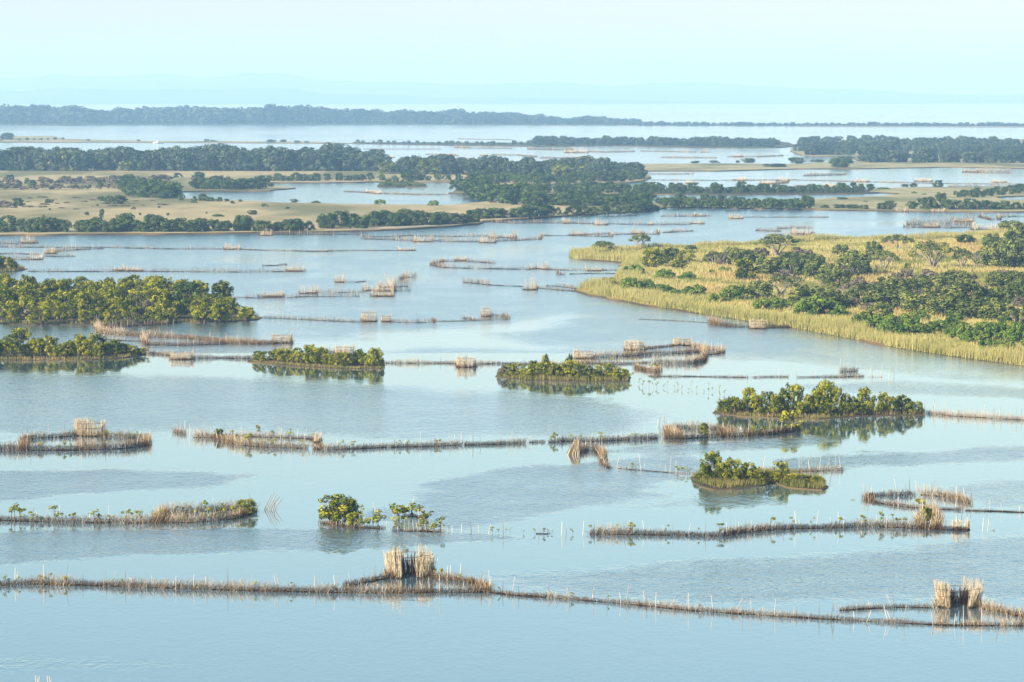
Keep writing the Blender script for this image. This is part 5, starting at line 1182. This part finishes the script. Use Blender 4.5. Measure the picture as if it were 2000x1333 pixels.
grove('the right meadow shore', [(1720, 412, 397, 22, 'shore'), (1735, 412, 393, 24, 'shore'), (1640, 409, 400, 30, 'shore'), (1612, 409, 401, 14, 'shore'), (1665, 410, 400, 26, 'shore'), (1690, 411, 401, 18, 'shore'), (1782, 411, 394, 18, 'shore'), (1815, 412, 386, 38, 'shore'), (1840, 411, 378, 30, 'shore'), (1855, 412, 391, 26, 'shore'), (1872, 412, 392, 24, 'shore'), (1890, 412, 388, 26, 'shore'), (1908, 412, 394, 24, 'shore'), (1926, 412, 392, 22, 'shore'), (1945, 412, 395, 24, 'shore'), (1965, 412, 393, 26, 'shore'), (1985, 412, 396, 24, 'shore'), (2005, 412, 396, 24, 'shore')])
grove('the pale right meadow', [(1786, 366, 359, 18, 'shore'), (1834, 368, 353, 18, 'shore'), (1768, 366, 360, 14, 'shore'), (1698, 366, 360, 14, 'shore'), (1725, 372, 366, 30, 'shrub'), (1645, 392, 385, 24, 'shrub'), (1785, 380, 374, 12, 'shrub'), (1805, 383, 378, 10, 'shrub'), (1750, 381, 378, 10, 'shrub'), (1690, 397, 392, 10, 'shrub')])
row('shore', 'low bush in the belt at the right edge of the pale meadow', 'bushes at the right edge of the meadow', [(1865, 388), (1920, 388), (1950, 384), (2010, 378)], 13, (1.4, 2.6), 2, 4, (1.1, 1.5))
row('forest', thirds('the narrow far wood', 1050, 1520), 'trees of the narrow far wood', [(1050, 285), (1200, 284), (1380, 287), (1518, 288)], 13, (3.4, 5.4), 2, 3, (1.0, 1.7))
row('shore', 'small far bush left of the narrow far wood', 'bushes left of the far wood', [(690, 280.5), (800, 282), (1040, 285)], 14, (1.5, 2.9), 1, 1, (1.2, 1.9))
row('shore', 'small far tree on the low left spit', 'trees of the low left spit', [(-10, 276), (60, 275), (125, 274.5)], 13, (1.0, 2.2), 1, 1, (1.2, 1.9))
px_plant('forest', 14, 274, 260, 24, 'domed tree standing alone on the low left spit', parts=False)
grove('the sandy far left bar', [(172, 276, 272, 8, 'shore'), (270, 277, 273, 8, 'shore'), (402, 278, 272, 10, 'shore'), (415, 278, 274, 14, 'shore'), (528, 279, 273, 16, 'shore'), (555, 279, 273, 14, 'shore'), (580, 280, 275, 14, 'shore'), (598, 280, 276, 10, 'shore')])
for k, (yy, hm, x0) in enumerate(((319, (4.4, 6.8), 1690), (311, (4, 6.5), 1680), (304, (4.6, 6.8), 1560), (297, (4.6, 6.6), 1545), (290, (4.6, 6.8), 1570), (284, (4.4, 6.8), 1600))):
    row('forest', thirds('the wide far right wood' if k else 'the waterside of the wide far right wood', x0, 2030), 'trees of the wide far right wood', [(x0, yy), (1800, yy), (2030, yy + 1)], 23, hm, 1, 1, (1.1, 1.6))
for x, b, t, w in ((1555, 322, 309, 32), (1650, 322, 307, 42), (1632, 329, 310, 34), (1648, 329, 311, 34), (1700, 318, 303, 60), (1520, 328, 321, 40), (1465, 320, 311, 26), (1395, 320, 315, 20), (1358, 321, 316, 18), (1440, 320, 315, 8), (1600, 319, 313, 24)):
    px_plant('shore', x, b, t, w, 'separate domed bush on the tan strip before the wide far right wood', 'bushes before the far right wood', parts=False)

for x, b, t, w in ((378, 333, 302, 44), (120, 334, 298, 40), (520, 334, 306, 40), (693, 334, 312, 40), (250, 334, 316, 30), (760, 340, 318, 36), (842, 341, 312, 44), (1100, 346, 324, 44), (1145, 346, 321, 46), (1000, 343, 322, 36)):
    px_plant('dome', x, b + 1.5, t, w, 'grey-brown drier crown at the front of the domed forest, %s' % ('left of the gap' if x < 750 else 'right of the gap'), 'drier crowns of the domed forest, %s' % ('left' if x < 750 else 'right'))

# far woods that read as one mass
def mass(name, line, spacing, hm, rows, dy, kind='forest'):
    src = WH[kind]; mb = MB(); cache = []
    for me in src:
        co = np.zeros(len(me.vertices) * 3); me.vertices.foreach_get('co', co)
        # leaf sprays only, every third one, drawn larger
        li = np.zeros(len(me.loops), np.int64); me.loops.foreach_get('vertex_index', li)
        mi = np.zeros(len(me.polygons), np.int32); me.polygons.foreach_get('material_index', mi)
        ls = np.zeros(len(me.polygons), np.int64); me.polygons.foreach_get('loop_start', ls)
        q = ls[mi == 1][::4]; V = co.reshape(-1, 3)[li[q[:, None] + np.arange(4)]]
        ce = V.mean(1, keepdims=True); cache.append(ce + (V - ce) * 1.9)
    for r in range(rows):
        x = line[0][0]
        while x < line[-1][0]:
            y = float(np.interp(x, [p[0] for p in line], [p[1] for p in line])) - r * dy
            hh = float(np.interp(x, [p[0] for p in line], [p[2] for p in line])) * U(*hm) * (.8 + .4 * float(vnoise(x / 28, r, 3)))
            V = random.choice(cache); a = U(0, 6.28); ca, sa = math.cos(a), math.sin(a); w = hh * U(1.1, 1.6)
            p = at(x, y); X = np.stack([(V[..., 0] * ca - V[..., 1] * sa) * w + p.x, (V[..., 0] * sa + V[..., 1] * ca) * w + p.y, V[..., 2] * hh + .3], -1)
            mb.add(X.reshape(-1, 3), [np.arange(len(X))[:, None] * 4 + np.arange(4)[None]], rng.random() * .6 + .2)
            x += spacing * U(.6, 1.4)
    o = new(name, mb.mesh(name, M['forest'])); o['kind'] = 'stuff'; return o
mass('far_woods', [(-60, 242, 24), (0, 242, 22), (40, 242, 17), (100, 242, 15.5), (220, 242, 15), (420, 242, 16.5), (560, 242, 17), (700, 242, 14), (900, 243, 12), (1050, 243, 9), (1110, 243, 6), (1140, 243, 8), (1250, 244, 4)], 9, (.72, 1.2), 3, 1.6)
mass('far_scrub', [(1250, 246, 4), (1500, 246.5, 3.5), (2060, 248, 4)], 10, (.5, 1.1), 2, 1.2)
mass('far_scrub', [(-60, 244.6, 2.5), (700, 243.8, 2.5), (1250, 245.5, 2.5)], 9, (.5, 1.1), 1, 1)

# ------------------------------------------------------------------ boat far out, and dry grass tips on the slope below the camera
def boat(x, y, label, L):
    mb = MB(); n = 9; V = []
    for i in range(n):
        t = i / (n - 1) * 2 - 1; w = .17 * (1 - abs(t) ** 2.4) + .004; s = .10 + .06 * t * t
        V += [(t * .5, -w, s), (t * .5, -w * .6, -.03), (t * .5, w * .6, -.03), (t * .5, w, s)]
    q = [(i * 4 + k, i * 4 + 4 + k, i * 4 + 5 + k, i * 4 + 1 + k) for i in range(n - 1) for k in range(3)]
    mb.add(V, [np.array(q)], .5)
    r = new('boat', None, None, at(x, y), .3, (L, L, L)); new('hull', mb.mesh('hull', M['paint']), r)
    c_ = MB(); c_.tube([(-.08, 0, .0), (-.08, 0, .26)], [.10, .08], 8, .5); new('cabin', c_.mesh('cabin', M['paint']), r)
    tag(r, label, 'boat')
boat(309, 280.6, 'tiny white boat by the sandy bar far left', 7); boat(1345, 245.5, 'tiny white boat far off before the thin scrub strip', 9)
for x, y, lb in ((73, 1341, 'left dry twig tip at the bottom left edge'), (96, 1343, 'right dry twig tip at the bottom left edge')):
    t = new('dry_twig', None, None, at(x, 1352)); tag(t, lb, 'twig')
    for dx in (-.06, .02, .07):
        mb = MB(); limb(mb, (dx * .5, 0, -.1), (dx * 1.6, U(-.1, .1), .78 + U(-.12, .1)), .02, .012, .015, 4, 3, .9); new('stem', mb.mesh('stem', M['stake']), t)
